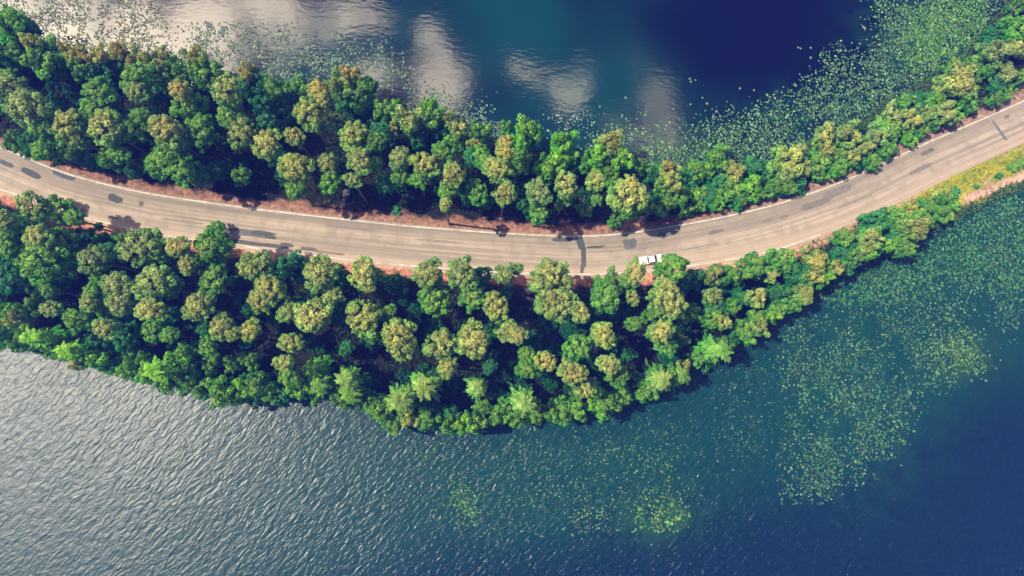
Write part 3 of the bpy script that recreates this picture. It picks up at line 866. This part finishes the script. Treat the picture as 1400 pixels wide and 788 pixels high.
buckets = {}
for t in trees:
    x, y, r, k, c = t
    sz = 'big ' if r > 21.5 else ('small ' if r < 13.5 else '')
    se = next(s for lim, s in SECT if x < lim)
    zo = zone(x, y, k)
    key = sz + WORD[c] + ' ' + KIND[k][1] + ' ' + zo + ' ' + se
    t.append((key, zo))
    buckets.setdefault(key, []).append(t)
GROUP = {'on the north shore': 'trees along the north shore', 'inside the north strip': 'trees of the north strip', 'beside the north verge': 'trees beside the north verge',
         'beside the south verge': 'trees beside the south verge', 'inside the south wood': 'trees of the south wood', 'on the south shore': 'trees along the south shore'}
for key, L in buckets.items():
    L.sort(key=lambda t: t[0])
    for i, t in enumerate(L):
        lab = key
        if len(L) == 2: lab += ', ' + ('left one' if i == 0 else 'right one')
        elif len(L) > 2: lab += ', ' + ('leftmost' if i == 0 else 'rightmost' if i == len(L) - 1 else ORD[i] + ' from left')
        t.append(lab)


def plant_tree(x, y, r, k, c, i, label=None, grp=None):
    rg = random.Random(i * 7 + 3)
    base_h = {'p': 15.5, 'b': 8.2, 's': 9.0, 'u': 0.9}[k]
    cf = {'y': 1.06, 'o': 1.06, 'e': 1.0, 'g': 0.88, 'l': 0.95, 'd': 0.66}[c]
    hc = base_h * cf * rg.uniform(0.92, 1.08)
    if k == 'b' and y < 300 and x > 930:
        hc *= 0.55
    if k in 'bs':
        hc *= 0.75 + 0.25 * min(r / 20, 1.3)
    if y < 300 and k == 'p':
        hc *= 1.0
    # lower a crown until its foot stands on land and not on the road
    for _ in range(9):
        p = at(x, y, hc)
        fx, fy = to_px(p.x, p.y, 0.5)
        n0, n1, s0, s1 = float(shoreN(fx)), float(roadN(fx)), float(roadS(fx)), float(shoreS(fx))
        onroad = n1 - 5 < fy < s0 + 5
        if not onroad:
            break
        hc *= 0.86
    rw = r * (H - hc) / F * {'p': 1.08, 'b': 1.06, 's': 1.22, 'u': 1.0}[k]
    if k == 'u':
        hc = max(0.45 * rw, 0.3); p = at(x, y, hc + 1.0)
        fx, fy = to_px(p.x, p.y, 1.0)
    if k == 'b':
        hc = max(hc, rw * 0.8)
    zb = float(land_z(np.array(fx), np.array(fy)))
    hc = max(hc, 0.8)
    name, _, cat = KIND[k]
    t = empty(name, (p.x, p.y, zb))
    tag(t, label, cat, grp)
    cm, lm = LIB[k][rg.randrange(len(LIB[k]))]
    rz = rg.uniform(0, 6.28)
    vz = {'p': rg.uniform(0.85, 1.1), 'b': rg.uniform(0.95, 1.25), 's': rg.uniform(1.25, 1.6), 'u': 0.8}[k]
    if k == 'b':
        vz = max(vz, min(hc * 0.62 / rw, 1.6))
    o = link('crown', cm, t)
    o.location = (0, 0, hc - zb + (0.0 if k != 'p' else 0.0)); o.rotation_euler = (0, 0, rz)
    ax = rg.uniform(0.92, 1.08)
    o.scale = (rw * ax, rw / ax, rw * vz)
    j = [rg.uniform(0.88, 1.12) for _ in range(2)]
    b = TINT[c] if k != 's' or c not in 'yo' else (.28, .44, .09)
    o.color = (b[0] * j[0] * rg.uniform(0.93, 1.07), b[1] * j[0], b[2] * j[0] * j[1], 1)
    o2 = link('limbs', lm, t)
    o2.location = o.location; o2.rotation_euler = o.rotation_euler; o2.scale = o.scale
    if k != 'u':
        tr = link('trunk', TRUNKS[rg.randrange(len(TRUNKS))], t)
        hh = hc - zb + rw * 0.35
        th = max(hh, 1.0) * (1.0 if k == 'p' else 1.25)
        tr.scale = (th, th, hh); tr.rotation_euler = (0, 0, rz)
    return t


for i, (x, y, r, k, c, kz, lab) in enumerate(trees):
    plant_tree(x, y, r, k, c, i, lab, GROUP[kz[1]] if k != 'u' else 'roadside shrubs')

# bare dead tree on the upper right bank
dt = empty('dead_tree', at(1374, 30, 0.3))
tag(dt, 'bare dead tree with pale forked branches at the upper right bank', 'dead tree')
v, f = tube([(0, 0, -0.3), (-0.3, .2, 1.6), (-0.9, .5, 3.2)], [0.16, 0.13, 0.1], 7)
link('trunk', mesh_np('trunk', v, f, M_BARK, True), dt)
for pts in ([(-0.9, .5, 3.2), (-1.9, 1.3, 4.2), (-3.0, 2.1, 4.6)], [(-0.9, .5, 3.2), (-0.5, 1.6, 4.4), (-0.2, 2.6, 5.0)], [(-1.4, .9, 3.7), (-1.5, 0.1, 4.6), (-1.9, -0.5, 5.2)]):
    v, f = tube(pts, [0.10, 0.07, 0.03], 6)
    link('branch', mesh_np('branch', v, f, M_BARK, True), dt)

# woods going on outside the frame (one mass)
ow = []
rg = random.Random(5)
for (xa, xb) in ((-290, -35), (1435, 1690)):
    for _ in range(46):
        x = rg.uniform(xa, xb)
        n0, n1, s0, s1 = float(shoreN(x)), float(roadN(x)), float(roadS(x)), float(shoreS(x))
        y = rg.uniform(n0 + 10, n1 - 26) if rg.random() < 0.5 else rg.uniform(s0 + 20, s1 - 6)
        p = at(x, y, 0.4)
        hc = rg.uniform(7, 15)
        ow.append((p, rg.uniform(2.2, 3.6), hc))
Vs = []; Fs = []; Ts = []; off = 0
for i, (p, rr, hc) in enumerate(ow):
    cm = LIB['p' if hc > 10 else 'b'][i % 6][0]
    co = np.empty(len(cm.vertices) * 3, np.float32); cm.vertices.foreach_get('co', co); co = co.reshape(-1, 3)
    a = rg.uniform(0, 6.28); ca, sa = math.cos(a), math.sin(a)
    q = np.stack([co[:, 0] * ca - co[:, 1] * sa, co[:, 0] * sa + co[:, 1] * ca, co[:, 2]], 1) * rr + np.array([p.x, p.y, hc])
    Vs.append(q); Fs += [tuple(off + k + 4 * j for k in range(4)) for j in range(len(co) // 4)]
    tt = np.empty(len(cm.polygons), np.float32); cm.attributes['tint'].data.foreach_get('value', tt); Ts.append(tt)
    off += len(co)
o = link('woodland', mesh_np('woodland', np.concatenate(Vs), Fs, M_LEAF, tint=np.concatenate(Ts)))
o.color = (.10, .14, .045, 1)
tag(o, 'woodland carrying on along the strip beyond the photo', 'woodland', kind='stuff')

rng = np.random.default_rng(66)
Vs = []; Fs = []; Ts = []; off = 0
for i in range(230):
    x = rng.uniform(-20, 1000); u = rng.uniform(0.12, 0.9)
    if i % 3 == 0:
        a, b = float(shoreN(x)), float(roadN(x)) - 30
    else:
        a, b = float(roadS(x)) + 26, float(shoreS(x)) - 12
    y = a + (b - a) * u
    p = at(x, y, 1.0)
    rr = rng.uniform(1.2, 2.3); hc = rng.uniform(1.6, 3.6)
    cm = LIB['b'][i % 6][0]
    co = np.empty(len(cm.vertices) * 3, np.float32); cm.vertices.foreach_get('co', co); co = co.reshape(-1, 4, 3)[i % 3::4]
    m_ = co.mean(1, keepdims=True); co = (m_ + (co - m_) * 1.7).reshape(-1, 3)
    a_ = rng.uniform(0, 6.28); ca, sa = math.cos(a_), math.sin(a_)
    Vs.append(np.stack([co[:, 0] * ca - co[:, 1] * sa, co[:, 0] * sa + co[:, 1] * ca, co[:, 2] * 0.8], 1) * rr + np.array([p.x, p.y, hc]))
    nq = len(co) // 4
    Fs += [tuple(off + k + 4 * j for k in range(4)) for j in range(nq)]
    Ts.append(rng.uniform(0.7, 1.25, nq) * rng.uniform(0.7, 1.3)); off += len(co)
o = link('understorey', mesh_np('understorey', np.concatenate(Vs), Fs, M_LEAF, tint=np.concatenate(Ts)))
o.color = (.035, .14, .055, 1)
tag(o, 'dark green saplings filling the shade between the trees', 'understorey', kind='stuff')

# ------------------------------------------------------------------ undergrowth, verge weeds, dry grass
def scatter(name, label, cat, pts, size, palette, seed, per=7, spread=0.5, tall=0.5):
    rng = np.random.default_rng(seed)
    n = len(pts)
    P = np.repeat(pts, per, 0) + rng.normal(size=(n * per, 3)) * np.array([spread, spread, 0]) + np.stack([np.zeros(n * per)] * 2 + [np.abs(rng.normal(size=n * per)) * tall], 1)
    N = unit(rng.normal(size=(n * per, 3)) * 0.6 + np.array([0, 0, 0.8]))
    q, f = leaves(P, N, size, rng)
    pal = np.array(palette)
    c = np.repeat(pal[rng.integers(0, len(pal), n)], per, 0) * rng.uniform(0.75, 1.25, (n * per, 1))
    o = link(name, mesh_np(name, q, f, M_WEED, color=c))
    return tag(o, label, cat, kind='stuff')


def random_land(n, seed, test):
    rng = np.random.default_rng(seed)
    x = rng.uniform(-60, 1460, n); u = rng.uniform(0, 1, n)
    side = rng.random(n) < 0.5
    n0, n1, s0, s1 = shoreN(x), roadN(x), roadS(x), shoreS(x)
    y = np.where(side, n0 + u * (n1 - n0), s0 + u * (s1 - s0))
    k = test(x, y)
    x, y = x[k], y[k]
    return at_np(x, y, land_z(x, y) + 0.1)


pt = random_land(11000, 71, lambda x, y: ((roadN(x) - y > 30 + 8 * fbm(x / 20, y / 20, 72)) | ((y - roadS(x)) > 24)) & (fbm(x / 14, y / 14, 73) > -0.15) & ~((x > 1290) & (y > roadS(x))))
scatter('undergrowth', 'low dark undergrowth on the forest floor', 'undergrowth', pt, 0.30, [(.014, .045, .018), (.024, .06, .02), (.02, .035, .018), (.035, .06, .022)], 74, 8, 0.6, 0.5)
pt = random_land(6000, 75, lambda x, y: (((roadN(x) - y > 10) & (roadN(x) - y < 30)) | ((y - roadS(x) > 8) & (y - roadS(x) < 22))) & (fbm(x / 9, y / 6, 76) > 0.16))
scatter('verge_weeds', 'sparse weeds and litter on the red verges', 'weeds', pt, 0.16, [(.06, .08, .03), (.10, .08, .04), (.08, .06, .04), (.12, .12, .05)], 77, 5, 0.3, 0.15)
pt = random_land(26000, 78, lambda x, y: (x > 1225) & (y - roadS(x) > 4) & (y < np.interp(x, [1225, 1327, 1400, 1470], [292, 262, 234, 205]) + 5 * fbm(x / 8, y / 8, 79)))
scatter('dry_grass', 'yellow-green dry grass between the road and the sandy path', 'grass', pt, 0.10,
        [(.42, .46, .04), (.33, .44, .05), (.48, .48, .05), (.25, .38, .05)], 80, 10, 0.30, 0.12)
pt = random_land(9000, 81, lambda x, y: (x > 930) & (roadN(x) - y > 12 + 6 * fbm(x / 9, y / 9, 82)) & (roadN(x) - y < 40) | (x > 940) & (x < 1240) & (y - roadS(x) > 5 + 6 * fbm(x / 7, y / 7, 83)) & (y - roadS(x) < 24))
scatter('verge_grass', 'tufted green grass at the edge of the trees', 'grass', pt, 0.20, [(.10, .14, .04), (.16, .17, .05), (.24, .21, .06), (.06, .11, .04)], 84, 6, 0.4, 0.3)
# reeds and sedge hugging both shores
rng = np.random.default_rng(85)
xs = rng.uniform(-40, 1440, 5000)
nside = rng.random(5000) < 0.5
ys = np.where(nside, shoreN(xs) + rng.normal(size=5000) * 6 - 4, shoreS(xs) + rng.normal(size=5000) * 3 - 2)
pt = at_np(xs, ys, 0.1)
scatter('shore_sedge', 'green sedge and low bushes along the waterline', 'sedge', pt, 0.26, [(.05, .12, .035), (.04, .10, .04), (.08, .15, .045)], 86, 6, 0.45, 0.45)


# ------------------------------------------------------------------ lily pads
def inside(poly, x, y):
    r = np.zeros(x.shape, bool)
    n = len(poly)
    for i in range(n):
        x0, y0 = poly[i]; x1, y1 = poly[(i + 1) % n]
        c = ((y0 > y) != (y1 > y)) & (x < (x1 - x0) * (y - y0) / ((y1 - y0) or 1e-9) + x0)
        r ^= c
    return r


BEDS = [  # name, polygon, tries per 1000 px2, colours, size range (m), noise cut, noise scale, place words
    ('ne', [(800, 205), (825, 180), (870, 170), (930, 168), (1000, 168), (1050, 147), (1095, 128), (1125, 95), (1150, 70), (1195, 75), (1195, 40), (1205, -10), (1400, -10), (1360, 40), (1320, 85),
            (1290, 115), (1235, 145), (1170, 185), (1100, 225), (1040, 248), (960, 255), (880, 245), (800, 235)], 62,
     [(.16, .26, .17), (.10, .21, .13), (.22, .31, .20), (.07, .16, .12), (.13, .24, .11)], (.24, .42), -0.35, 30),
    ('ne', [(1235, 100), (1245, 40), (1262, 0), (1345, -10), (1350, 40), (1310, 80), (1262, 98)], 95, [(.16, .32, .07), (.10, .26, .08), (.22, .36, .10), (.05, .18, .09)], (.24, .42), -0.6, 18),
    ('nw', [(225, 65), (300, 30), (400, 42), (470, 62), (530, 72), (560, 115), (625, 145), (695, 168), (695, 212), (600, 190), (520, 172), (470, 158), (330, 136), (225, 120)], 85,
     [(.20, .26, .21), (.12, .20, .17), (.08, .15, .13), (.27, .29, .23)], (.22, .38), -0.15, 16),
    ('nw', [(-20, -10), (215, -10), (235, 125), (90, 104), (-20, 60)], 80, [(.16, .17, .10), (.10, .13, .09), (.24, .21, .14), (.14, .16, .08)], (.2, .36), -0.05, 14),
    ('nw', [(735, 150), (790, 140), (835, 165), (800, 215), (735, 215)], 26, [(.24, .30, .26), (.14, .2, .18)], (.2, .36), -0.1, 14),
    ('se', [(1085, 470), (1078, 425), (1110, 405), (1150, 376), (1220, 350), (1290, 318), (1340, 284), (1400, 258), (1440, 250), (1440, 400), (1400, 440), (1360, 465), (1345, 500), (1310, 512), (1250, 545),
            (1238, 600), (1205, 620), (1172, 662), (1120, 676), (1092, 690), (1062, 668), (1080, 630), (1066, 590), (1100, 560), (1064, 520)], 40,
     [(.14, .22, .12), (.09, .18, .12), (.19, .26, .15), (.07, .14, .11), (.26, .27, .17)], (.24, .42), -0.28, 34),
    ('se', [(1130, 420), (1150, 380), (1220, 352), (1300, 316), (1345, 286), (1440, 250), (1440, 380), (1380, 395), (1300, 370), (1230, 400), (1180, 415)], 55,
     [(.07, .19, .09), (.10, .25, .09), (.16, .29, .12), (.05, .14, .10)], (.26, .44), -0.45, 26),
    ('se', [(1270, 465), (1330, 450), (1348, 470), (1342, 502), (1305, 512), (1285, 500)], 30, [(.32, .36, .10), (.25, .33, .13), (.18, .27, .13)], (.26, .42), -0.7, 20),
    ('se', [(1040, 420), (1085, 412), (1088, 640), (1060, 640), (1000, 560), (960, 540), (1000, 500)], 14, [(.13, .2, .14), (.08, .15, .12)], (.2, .34), 0.0, 24),
    ('sm', [(868, 695), (905, 680), (942, 682), (944, 710), (918, 728), (880, 726)], 34, [(.25, .36, .10), (.17, .30, .11), (.33, .40, .14)], (.22, .4), -0.6, 12),
    ('sm', [(770, 690), (850, 680), (870, 722), (800, 728), (760, 712)], 26, [(.13, .24, .11), (.2, .29, .13), (.1, .18, .12)], (.2, .36), -0.1, 13),
    ('sm', [(618, 652), (640, 645), (652, 700), (630, 725), (616, 705)], 50, [(.12, .24, .09), (.18, .30, .10)], (.2, .34), -0.25, 10),
    ('sm', [(860, 600), (930, 590), (930, 690), (880, 690)], 22, [(.13, .23, .11), (.2, .28, .13)], (.2, .34), 0.05, 14),
    ('sm', [(660, 590), (780, 590), (1060, 560), (1060, 600), (940, 680), (760, 740), (600, 740), (560, 600)], 13, [(.09, .17, .11), (.13, .22, .12), (.16, .22, .15)], (.18, .34), -0.05, 22),
]
rng = np.random.default_rng(91)
pads = []   # x, y, z, r, colour, bed
for bi, (nm, poly, dens, pal, (ra, rb), cut, nsc) in enumerate(BEDS):
    xs_ = [p[0] for p in poly]; ys_ = [p[1] for p in poly]
    n = int((max(xs_) - min(xs_)) * (max(ys_) - min(ys_)) / 1000 * dens * 3.6)
    x = rng.uniform(min(xs_), max(xs_), n); y = rng.uniform(min(ys_), max(ys_), n)
    wx, wy = 7 * fbm(x / 12, y / 12, 92), 7 * fbm(x / 12, y / 12, 93)
    k = inside(poly, x + wx * 2 + rng.normal(size=n) * 11, y + wy * 2 + rng.normal(size=n) * 11) & (fbm(x / nsc, y / nsc, 94 + bi) + rng.uniform(-0.35, 0.35, n) > cut)
    k &= (y < shoreN(x) + 3) | (y > shoreS(x) - 2)
    x, y = x[k], y[k]
    pc = np.array(pal)
    hue = np.clip((fbm(x / 20, y / 20, 130 + bi) * 0.5 + 0.5) * len(pc) + rng.normal(size=len(x)) * 0.9, 0, len(pc) - 1).astype(int)
    for xx, yy, hh in zip(x, y, hue):
        pads.append((xx, yy, (ra + (rb - ra) * rng.random() ** 1.6) * 0.74, pc[hh] * np.array({'ne': (0.78, 1.0, 0.6), 'nw': (0.75, 0.95, 0.7), 'se': (0.46, 0.82, 0.60), 'sm': (0.52, 0.85, 0.6)}[nm]) * (0.28 + 1.1 * rng.random() ** 1.5), nm))
# loose pads out on open water, one by one
LOOSE = [(943, 107), (951, 110), (944, 113), (960, 134), (966, 142), (1012, 122), (1032, 124), (1037, 138), (1020, 148), (855, 133), (1091, 65), (1095, 67), (1108, 66), (1108, 79), (1093, 101), (1098, 108),
         (1106, 111), (1092, 126), (1128, 82), (1131, 86), (1145, 68), (1155, 69), (1180, 36), (1183, 38), (1176, 60), (1060, 134), (1068, 139), (790, 147), (783, 152), (797, 156), (788, 160), (803, 151), (428, 15),
         (517, 66), (521, 64), (980, 153), (975, 160), (998, 150), (1115, 100), (1120, 108)]
loose = [(x + RNG.normal() * 0.6, y + RNG.normal() * 0.6, RNG.uniform(0.22, 0.36), np.array((.16, .23, .19)) * RNG.uniform(0.75, 1.1), 'ne' if y < 300 else 'se') for x, y in LOOSE]
pads.sort(key=lambda p: -p[2])
mix_ = {'ne': [], 'nw': [], 'se': [], 'sm': []}
for p in pads:
    mix_[p[4]].append(p)
single = list(loose)
for nm, cnt in (('ne', 75), ('nw', 55), ('se', 80), ('sm', 40)):
    single += [(p[0], p[1], p[2] * 1.12, p[3], p[4]) for p in mix_[nm][:cnt]]
    mix_[nm] = mix_[nm][cnt:]


def pad_ring(n, seed):
    rr = np.random.default_rng(seed)
    a = np.linspace(0.22, 2 * math.pi - 0.22, n)                  # notched like a lily leaf
    r = 1 + 0.08 * rr.normal(size=n)
    return np.concatenate([[[0.12, 0]], np.stack([np.cos(a) * r, np.sin(a) * r], 1)])


RINGS = [pad_ring(6, s) for s in range(5)]
PADTXT = {'ne': ('lily pad among the bed in the upper right lake', 'lily pads in the upper right lake'),
          'nw': ('lily pad along the upper lake shore left of the bed', 'lily pads in the upper left lake'),
          'se': ('lily pad among the wide bed at the lower right', 'lily pads in the lower right bed'),
          'sm': ('lily pad in the thin bed at bottom centre', 'lily pads at bottom centre')}
for nm, L in mix_.items():
    Vp = []; Fp = []; Cp = []; o_ = 0
    for (x, y, r, c, _) in L:
        ring = RINGS[rng.integers(5)]
        a = rng.uniform(0, 6.28); ca, sa = math.cos(a), math.sin(a)
        r = r * rng.uniform(0.75, 1.0)
        asp = rng.uniform(0.5, 1.0)
        q = np.stack([ring[:, 0] * ca - ring[:, 1] * asp * sa, ring[:, 0] * sa + ring[:, 1] * asp * ca], 1) * r * 1.12
        tl = rng.normal(size=2) * 0.16
        z = 0.05 + rng.uniform(0, 0.05) + q @ tl
        z = np.maximum(z, 0.02)
        w = at(x, y, 0.05)
        Vp.append(np.column_stack([q[:, 0] + w.x, q[:, 1] + w.y, z])); Fp.append(tuple(range(o_, o_ + len(q)))); Cp.append(c); o_ += len(q)
    o = link('lily_bed', mesh_np('lily_bed', np.concatenate(Vp), Fp, M_PAD, color=np.array(Cp)))
    tag(o, 'floating bed of small ' + PADTXT[nm][0].replace('lily pad ', 'lily pads '), 'lily bed', kind='stuff')
PADME = []
for s in range(5):
    q = RINGS[s]
    V = [(a, b, 0.03 * (a * a + b * b)) for a, b in q] + [(a * 0.97, b * 0.97, -0.03) for a, b in q]
    n = len(q)
    Fq = [tuple(range(n)), tuple(reversed(range(n, 2 * n)))] + [(i, n + i, n + (i + 1) % n, (i + 1) % n) for i in range(n)]
    PADME.append(mesh_np('lily_pad', V, Fq, M_PADO))
for i, (x, y, r, c, nm) in enumerate(single):
    o = link('lily_pad', PADME[i % 5])
    o.location = at(x, y, 0.085); o.rotation_euler = (0, 0, rng.uniform(0, 6.28)); o.scale = (r, r * 0.92, r)
    o.color = (*[float(q) for q in c], 1)
    lab, grp = PADTXT[nm]
    if i < len(loose):
        lab, grp = (('pale lily pad floating loose on dark water beside the upper lily bed', 'loose pads on the upper lake') if nm == 'ne'
                    else ('pale lily pad floating loose off the lower right bed', 'loose pads on the lower lake'))
    else:
        lab = 'large ' + lab
    tag(o, lab, 'lily pad', grp)

# ------------------------------------------------------------------ vehicles
M_WHITE, _, bw = pmat('white_car_paint', (0.80, 0.78, 0.74), 0.3, 0.5); bw.inputs['Coat Weight'].default_value = 0.5
M_GLASS, _, _ = pmat('car_glass', (0.012, 0.013, 0.016), 0.08, 0.6)
M_TYRE, _, _ = pmat('tyre_rubber', (0.02, 0.02, 0.02), 0.9, 0.2)
M_RIM, _, _ = pmat('wheel_alloy', (0.45, 0.45, 0.45), 0.35, 0.5, 0.8)
M_TRIM, _, _ = pmat('black_plastic', (0.025, 0.025, 0.027), 0.6, 0.3)
M_LAMP, _, _ = pmat('lamp_glass', (0.7, 0.7, 0.68), 0.15, 0.6)
M_TAIL, _, _ = pmat('tail_lamp', (0.35, 0.02, 0.02), 0.25, 0.5)


def prism(prof, y0, y1, inset=0.0, bevel=0.05, zin=None):
    """side profile (x, z) pushed out from y0 to y1; points above zin are drawn in by inset"""
    bm = bmesh.new()
    rings = []
    for y, s in ((y0, 1), (y1, -1)):
        rings.append([bm.verts.new((x, y + (s * inset if zin is not None and z > zin else 0), z)) for x, z in prof])
    n = len(prof)
    bm.faces.new(rings[0]); bm.faces.new(list(reversed(rings[1])))
    for i in range(n):
        j = (i + 1) % n
        bm.faces.new((rings[0][i], rings[1][i], rings[1][j], rings[0][j]))
    bmesh.ops.recalc_face_normals(bm, faces=bm.faces)
    if bevel:
        bmesh.ops.bevel(bm, geom=list(bm.edges), offset=bevel, segments=2, affect='EDGES', profile=0.6)
    return bm


def bm_obj(name, bm, mat, parent, loc=(0, 0, 0), rot=(0, 0, 0)):
    me = bpy.data.meshes.new(name); bm.to_mesh(me); bm.free()
    o = link(name, me, parent, mat); o.location = loc; o.rotation_euler = rot
    return o


def boxbm(x0, x1, y0, y1, z0, z1, bevel=0.02):
    bm = bmesh.new()
    bmesh.ops.create_cube(bm, size=1)
    for v in bm.verts:
        v.co = Vector(((x0 + x1) / 2 + v.co.x * (x1 - x0), (y0 + y1) / 2 + v.co.y * (y1 - y0), (z0 + z1) / 2 + v.co.z * (z1 - z0)))
    if bevel:
        bmesh.ops.bevel(bm, geom=list(bm.edges), offset=bevel, segments=2, affect='EDGES')
    return bm


def quadbm(pts, thick):
    """thin slab through four corner points"""
    bm = bmesh.new()
    p = [Vector(q) for q in pts]
    n = (p[1] - p[0]).cross(p[3] - p[0]).normalized() * thick
    a = [bm.verts.new(q) for q in p]; b = [bm.verts.new(q + n) for q in p]
    bm.faces.new(list(reversed(a))); bm.faces.new(b)
    for i in range(4):
        j = (i + 1) % 4
        bm.faces.new((a[i], a[j], b[j], b[i]))
    bmesh.ops.recalc_face_normals(bm, faces=bm.faces)
    return bm


def wheel(parent, x, y, r=0.37, w=0.25):
    bm = bmesh.new(); bmesh.ops.create_cone(bm, cap_ends=True, segments=20, radius1=r, radius2=r, depth=w)
    bmesh.ops.bevel(bm, geom=[e for e in bm.edges if abs(e.verts[0].co.z - e.verts[1].co.z) < 1e-5], offset=0.04, segments=2, affect='EDGES')
    wh = bm_obj('wheel', bm, M_TYRE, parent, (x, y, r), (R(90), 0, 0))
    bm = bmesh.new(); bmesh.ops.create_cone(bm, cap_ends=True, segments=16, radius1=r * 0.6, radius2=r * 0.5, depth=w + 0.03)
    bm_obj('rim', bm, M_RIM, wh)


def pickup(loc, rz, label):
    t = empty('pickup_truck', loc, rz); tag(t, label, 'pickup truck')
    hw = 0.95
    lower = [(-2.62, 0.45), (-2.66, 0.95), (-2.60, 1.02), (0.86, 1.04), (1.05, 1.06), (2.45, 0.95), (2.62, 0.78), (2.64, 0.45), (2.05, 0.36), (-2.0, 0.36)]
    bm_obj('body', prism(lower, -hw, hw, 0.05, 0.05, 0.9), M_WHITE, t)
    cab = [(-0.78, 1.02), (-0.60, 1.66), (-0.35, 1.74), (0.52, 1.73), (0.66, 1.68), (1.30, 1.06)]
    bm_obj('cab', prism(cab, -0.90, 0.90, 0.20, 0.04, 1.5), M_WHITE, t)
    bm_obj('windscreen', quadbm([(1.24, -0.82, 1.14), (1.24, 0.82, 1.14), (0.70, 0.66, 1.69), (0.70, -0.66, 1.69)], 0.02), M_GLASS, t)
    bm_obj('rear_window', quadbm([(-0.80, 0.72, 1.16), (-0.80, -0.72, 1.16), (-0.63, -0.62, 1.62), (-0.63, 0.62, 1.62)], 0.03), M_GLASS, t)
    for s in (-1, 1):
        for x0, x1, x2, x3 in ((-0.55, 0.16, 0.14, -0.44), (0.24, 0.98, 0.56, 0.22)):
            q = [(x0, s * 0.895, 1.14), (x1, s * 0.895, 1.14), (x2, s * 0.745, 1.60), (x3, s * 0.745, 1.60)]
            if s > 0: q = [q[1], q[0], q[3], q[2]]
            bm_obj('side_window', quadbm(q, 0.03), M_GLASS, t)
        bm_obj('mirror', boxbm(0.92, 1.08, s * 0.93 - 0.0 if s > 0 else -1.13, 1.13 if s > 0 else -0.93, 1.10, 1.26, 0.03), M_WHITE, t)
        bm_obj('headlight', boxbm(2.42, 2.62, s * 0.72 - 0.16, s * 0.72 + 0.16, 0.74, 0.92, 0.03), M_LAMP, t)
        bm_obj('tail_light', boxbm(-2.70, -2.58, s * 0.84 - 0.07, s * 0.84 + 0.07, 0.62, 0.98, 0.02), M_TAIL, t)
        for x in (-0.1, 0.5):
            bm_obj('door_handle', boxbm(x - 0.1, x + 0.1, s * 0.955 - 0.02, s * 0.955 + 0.02, 0.88, 0.93, 0.01), M_TRIM, t)
        for x in (-1.62, 1.62):
            wheel(t, x, s * 0.84)
    bm_obj('bed_cover', boxbm(-2.52, -0.86, -0.80, 0.80, 1.02, 1.07, 0.02), M_WHITE, t)
    bm_obj('bumper', boxbm(2.58, 2.76, -0.9, 0.9, 0.40, 0.66, 0.04), M_TRIM, t)
    bm_obj('bumper', boxbm(-2.78, -2.62, -0.9, 0.9, 0.40, 0.62, 0.04), M_TRIM, t)
    bm_obj('grille', boxbm(2.60, 2.66, -0.5, 0.5, 0.68, 0.84, 0.02), M_TRIM, t)
    return t


def road_heading(x, y):
    s, v = px_to_road(x, y)
    a, b = rpos(np.array([s - 1.0, s + 1.0]), np.array([v, v]), ZR)
    return math.atan2(b[1] - a[1], b[0] - a[0])


pz = at(888.5, 356, ZR + 0.05)
pk = pickup((pz.x, pz.y, ZR + 0.045), road_heading(888, 356), 'white crew-cab pickup driving right on the pale curved road')
pk.scale = (0.95, 0.95, 0.95)

# pale boulder at the foot of the north trees
M_STONE, gs, bs = pmat('pale_stone', (0.5, 0.48, 0.48), 0.85, 0.2)
gg = gs.node('ShaderNodeTexCoord').outputs['Object']
gs.l.new(gs.mix(gs.noise(gg, 2.4, 5, 0.65).outputs[0], (0.20, 0.19, 0.20), (0.48, 0.46, 0.48)), bs.inputs['Base Color'])
bm = bmesh.new(); bmesh.ops.create_icosphere(bm, subdivisions=3, radius=1)
for v in bm.verts:
    k = 1 + 0.45 * float(fbm(np.array([v.co.x * 1.4 + 4]), np.array([v.co.y * 1.4 + v.co.z]), 99)[0])
    v.co = Vector((v.co.x * 0.75, v.co.y * 1.15, v.co.z * 0.75)) * k
bo = bm_obj('boulder', bm, M_STONE, None, at(473, 267, 1.2), (0, 0, R(-28)))
tag(bo, 'pale grey boulder in shade at the foot of the north trees', 'boulder')
for (x, y, a_, sx, lab) in ((722, 398, 20, (1.0, .6, .7), 'whitish rock under the big olive pine below the T-shaped tar, upper of two'), (724, 409, 75, (.5, .75, .6), 'whitish rock under the big olive pine below the T-shaped tar, lower of two')):
    b2 = bo.copy(); COL.objects.link(b2)
    b2.location = at(x, y, 1.0); b2.rotation_euler = (0, 0, R(a_)); b2.scale = sx
    tag(b2, lab, 'rock', 'whitish rocks under the pine')

# ------------------------------------------------------------------ added blue haze: lifts the dark tones to navy
HAZE = 0.0007
if HAZE:
    hb = boxbm(-3300, 3300, -3300, 3300, -4.2, H + 14, 0)
    mz = bpy.data.materials.new('blue_lift_haze'); mz.use_nodes = True
    mz.node_tree.nodes.clear()
    gz = G(mz.node_tree)
    pv = gz.node('ShaderNodeVolumePrincipled')
    pv.inputs['Color'].default_value = (0.07, 0.13, 1.0, 1)
    pv.inputs['Density'].default_value = HAZE
    pv.inputs['Anisotropy'].default_value = 0.0
    oz = gz.node('ShaderNodeOutputMaterial'); gz.l.new(pv.outputs[0], oz.inputs['Volume'])
    ho = bm_obj('haze', hb, mz, None)
    tag(ho, 'added blue haze tinting the dark tones below the drone', 'haze', kind='stuff')
print('trees', len(trees), 'pads', len(pads), 'single', len(single))
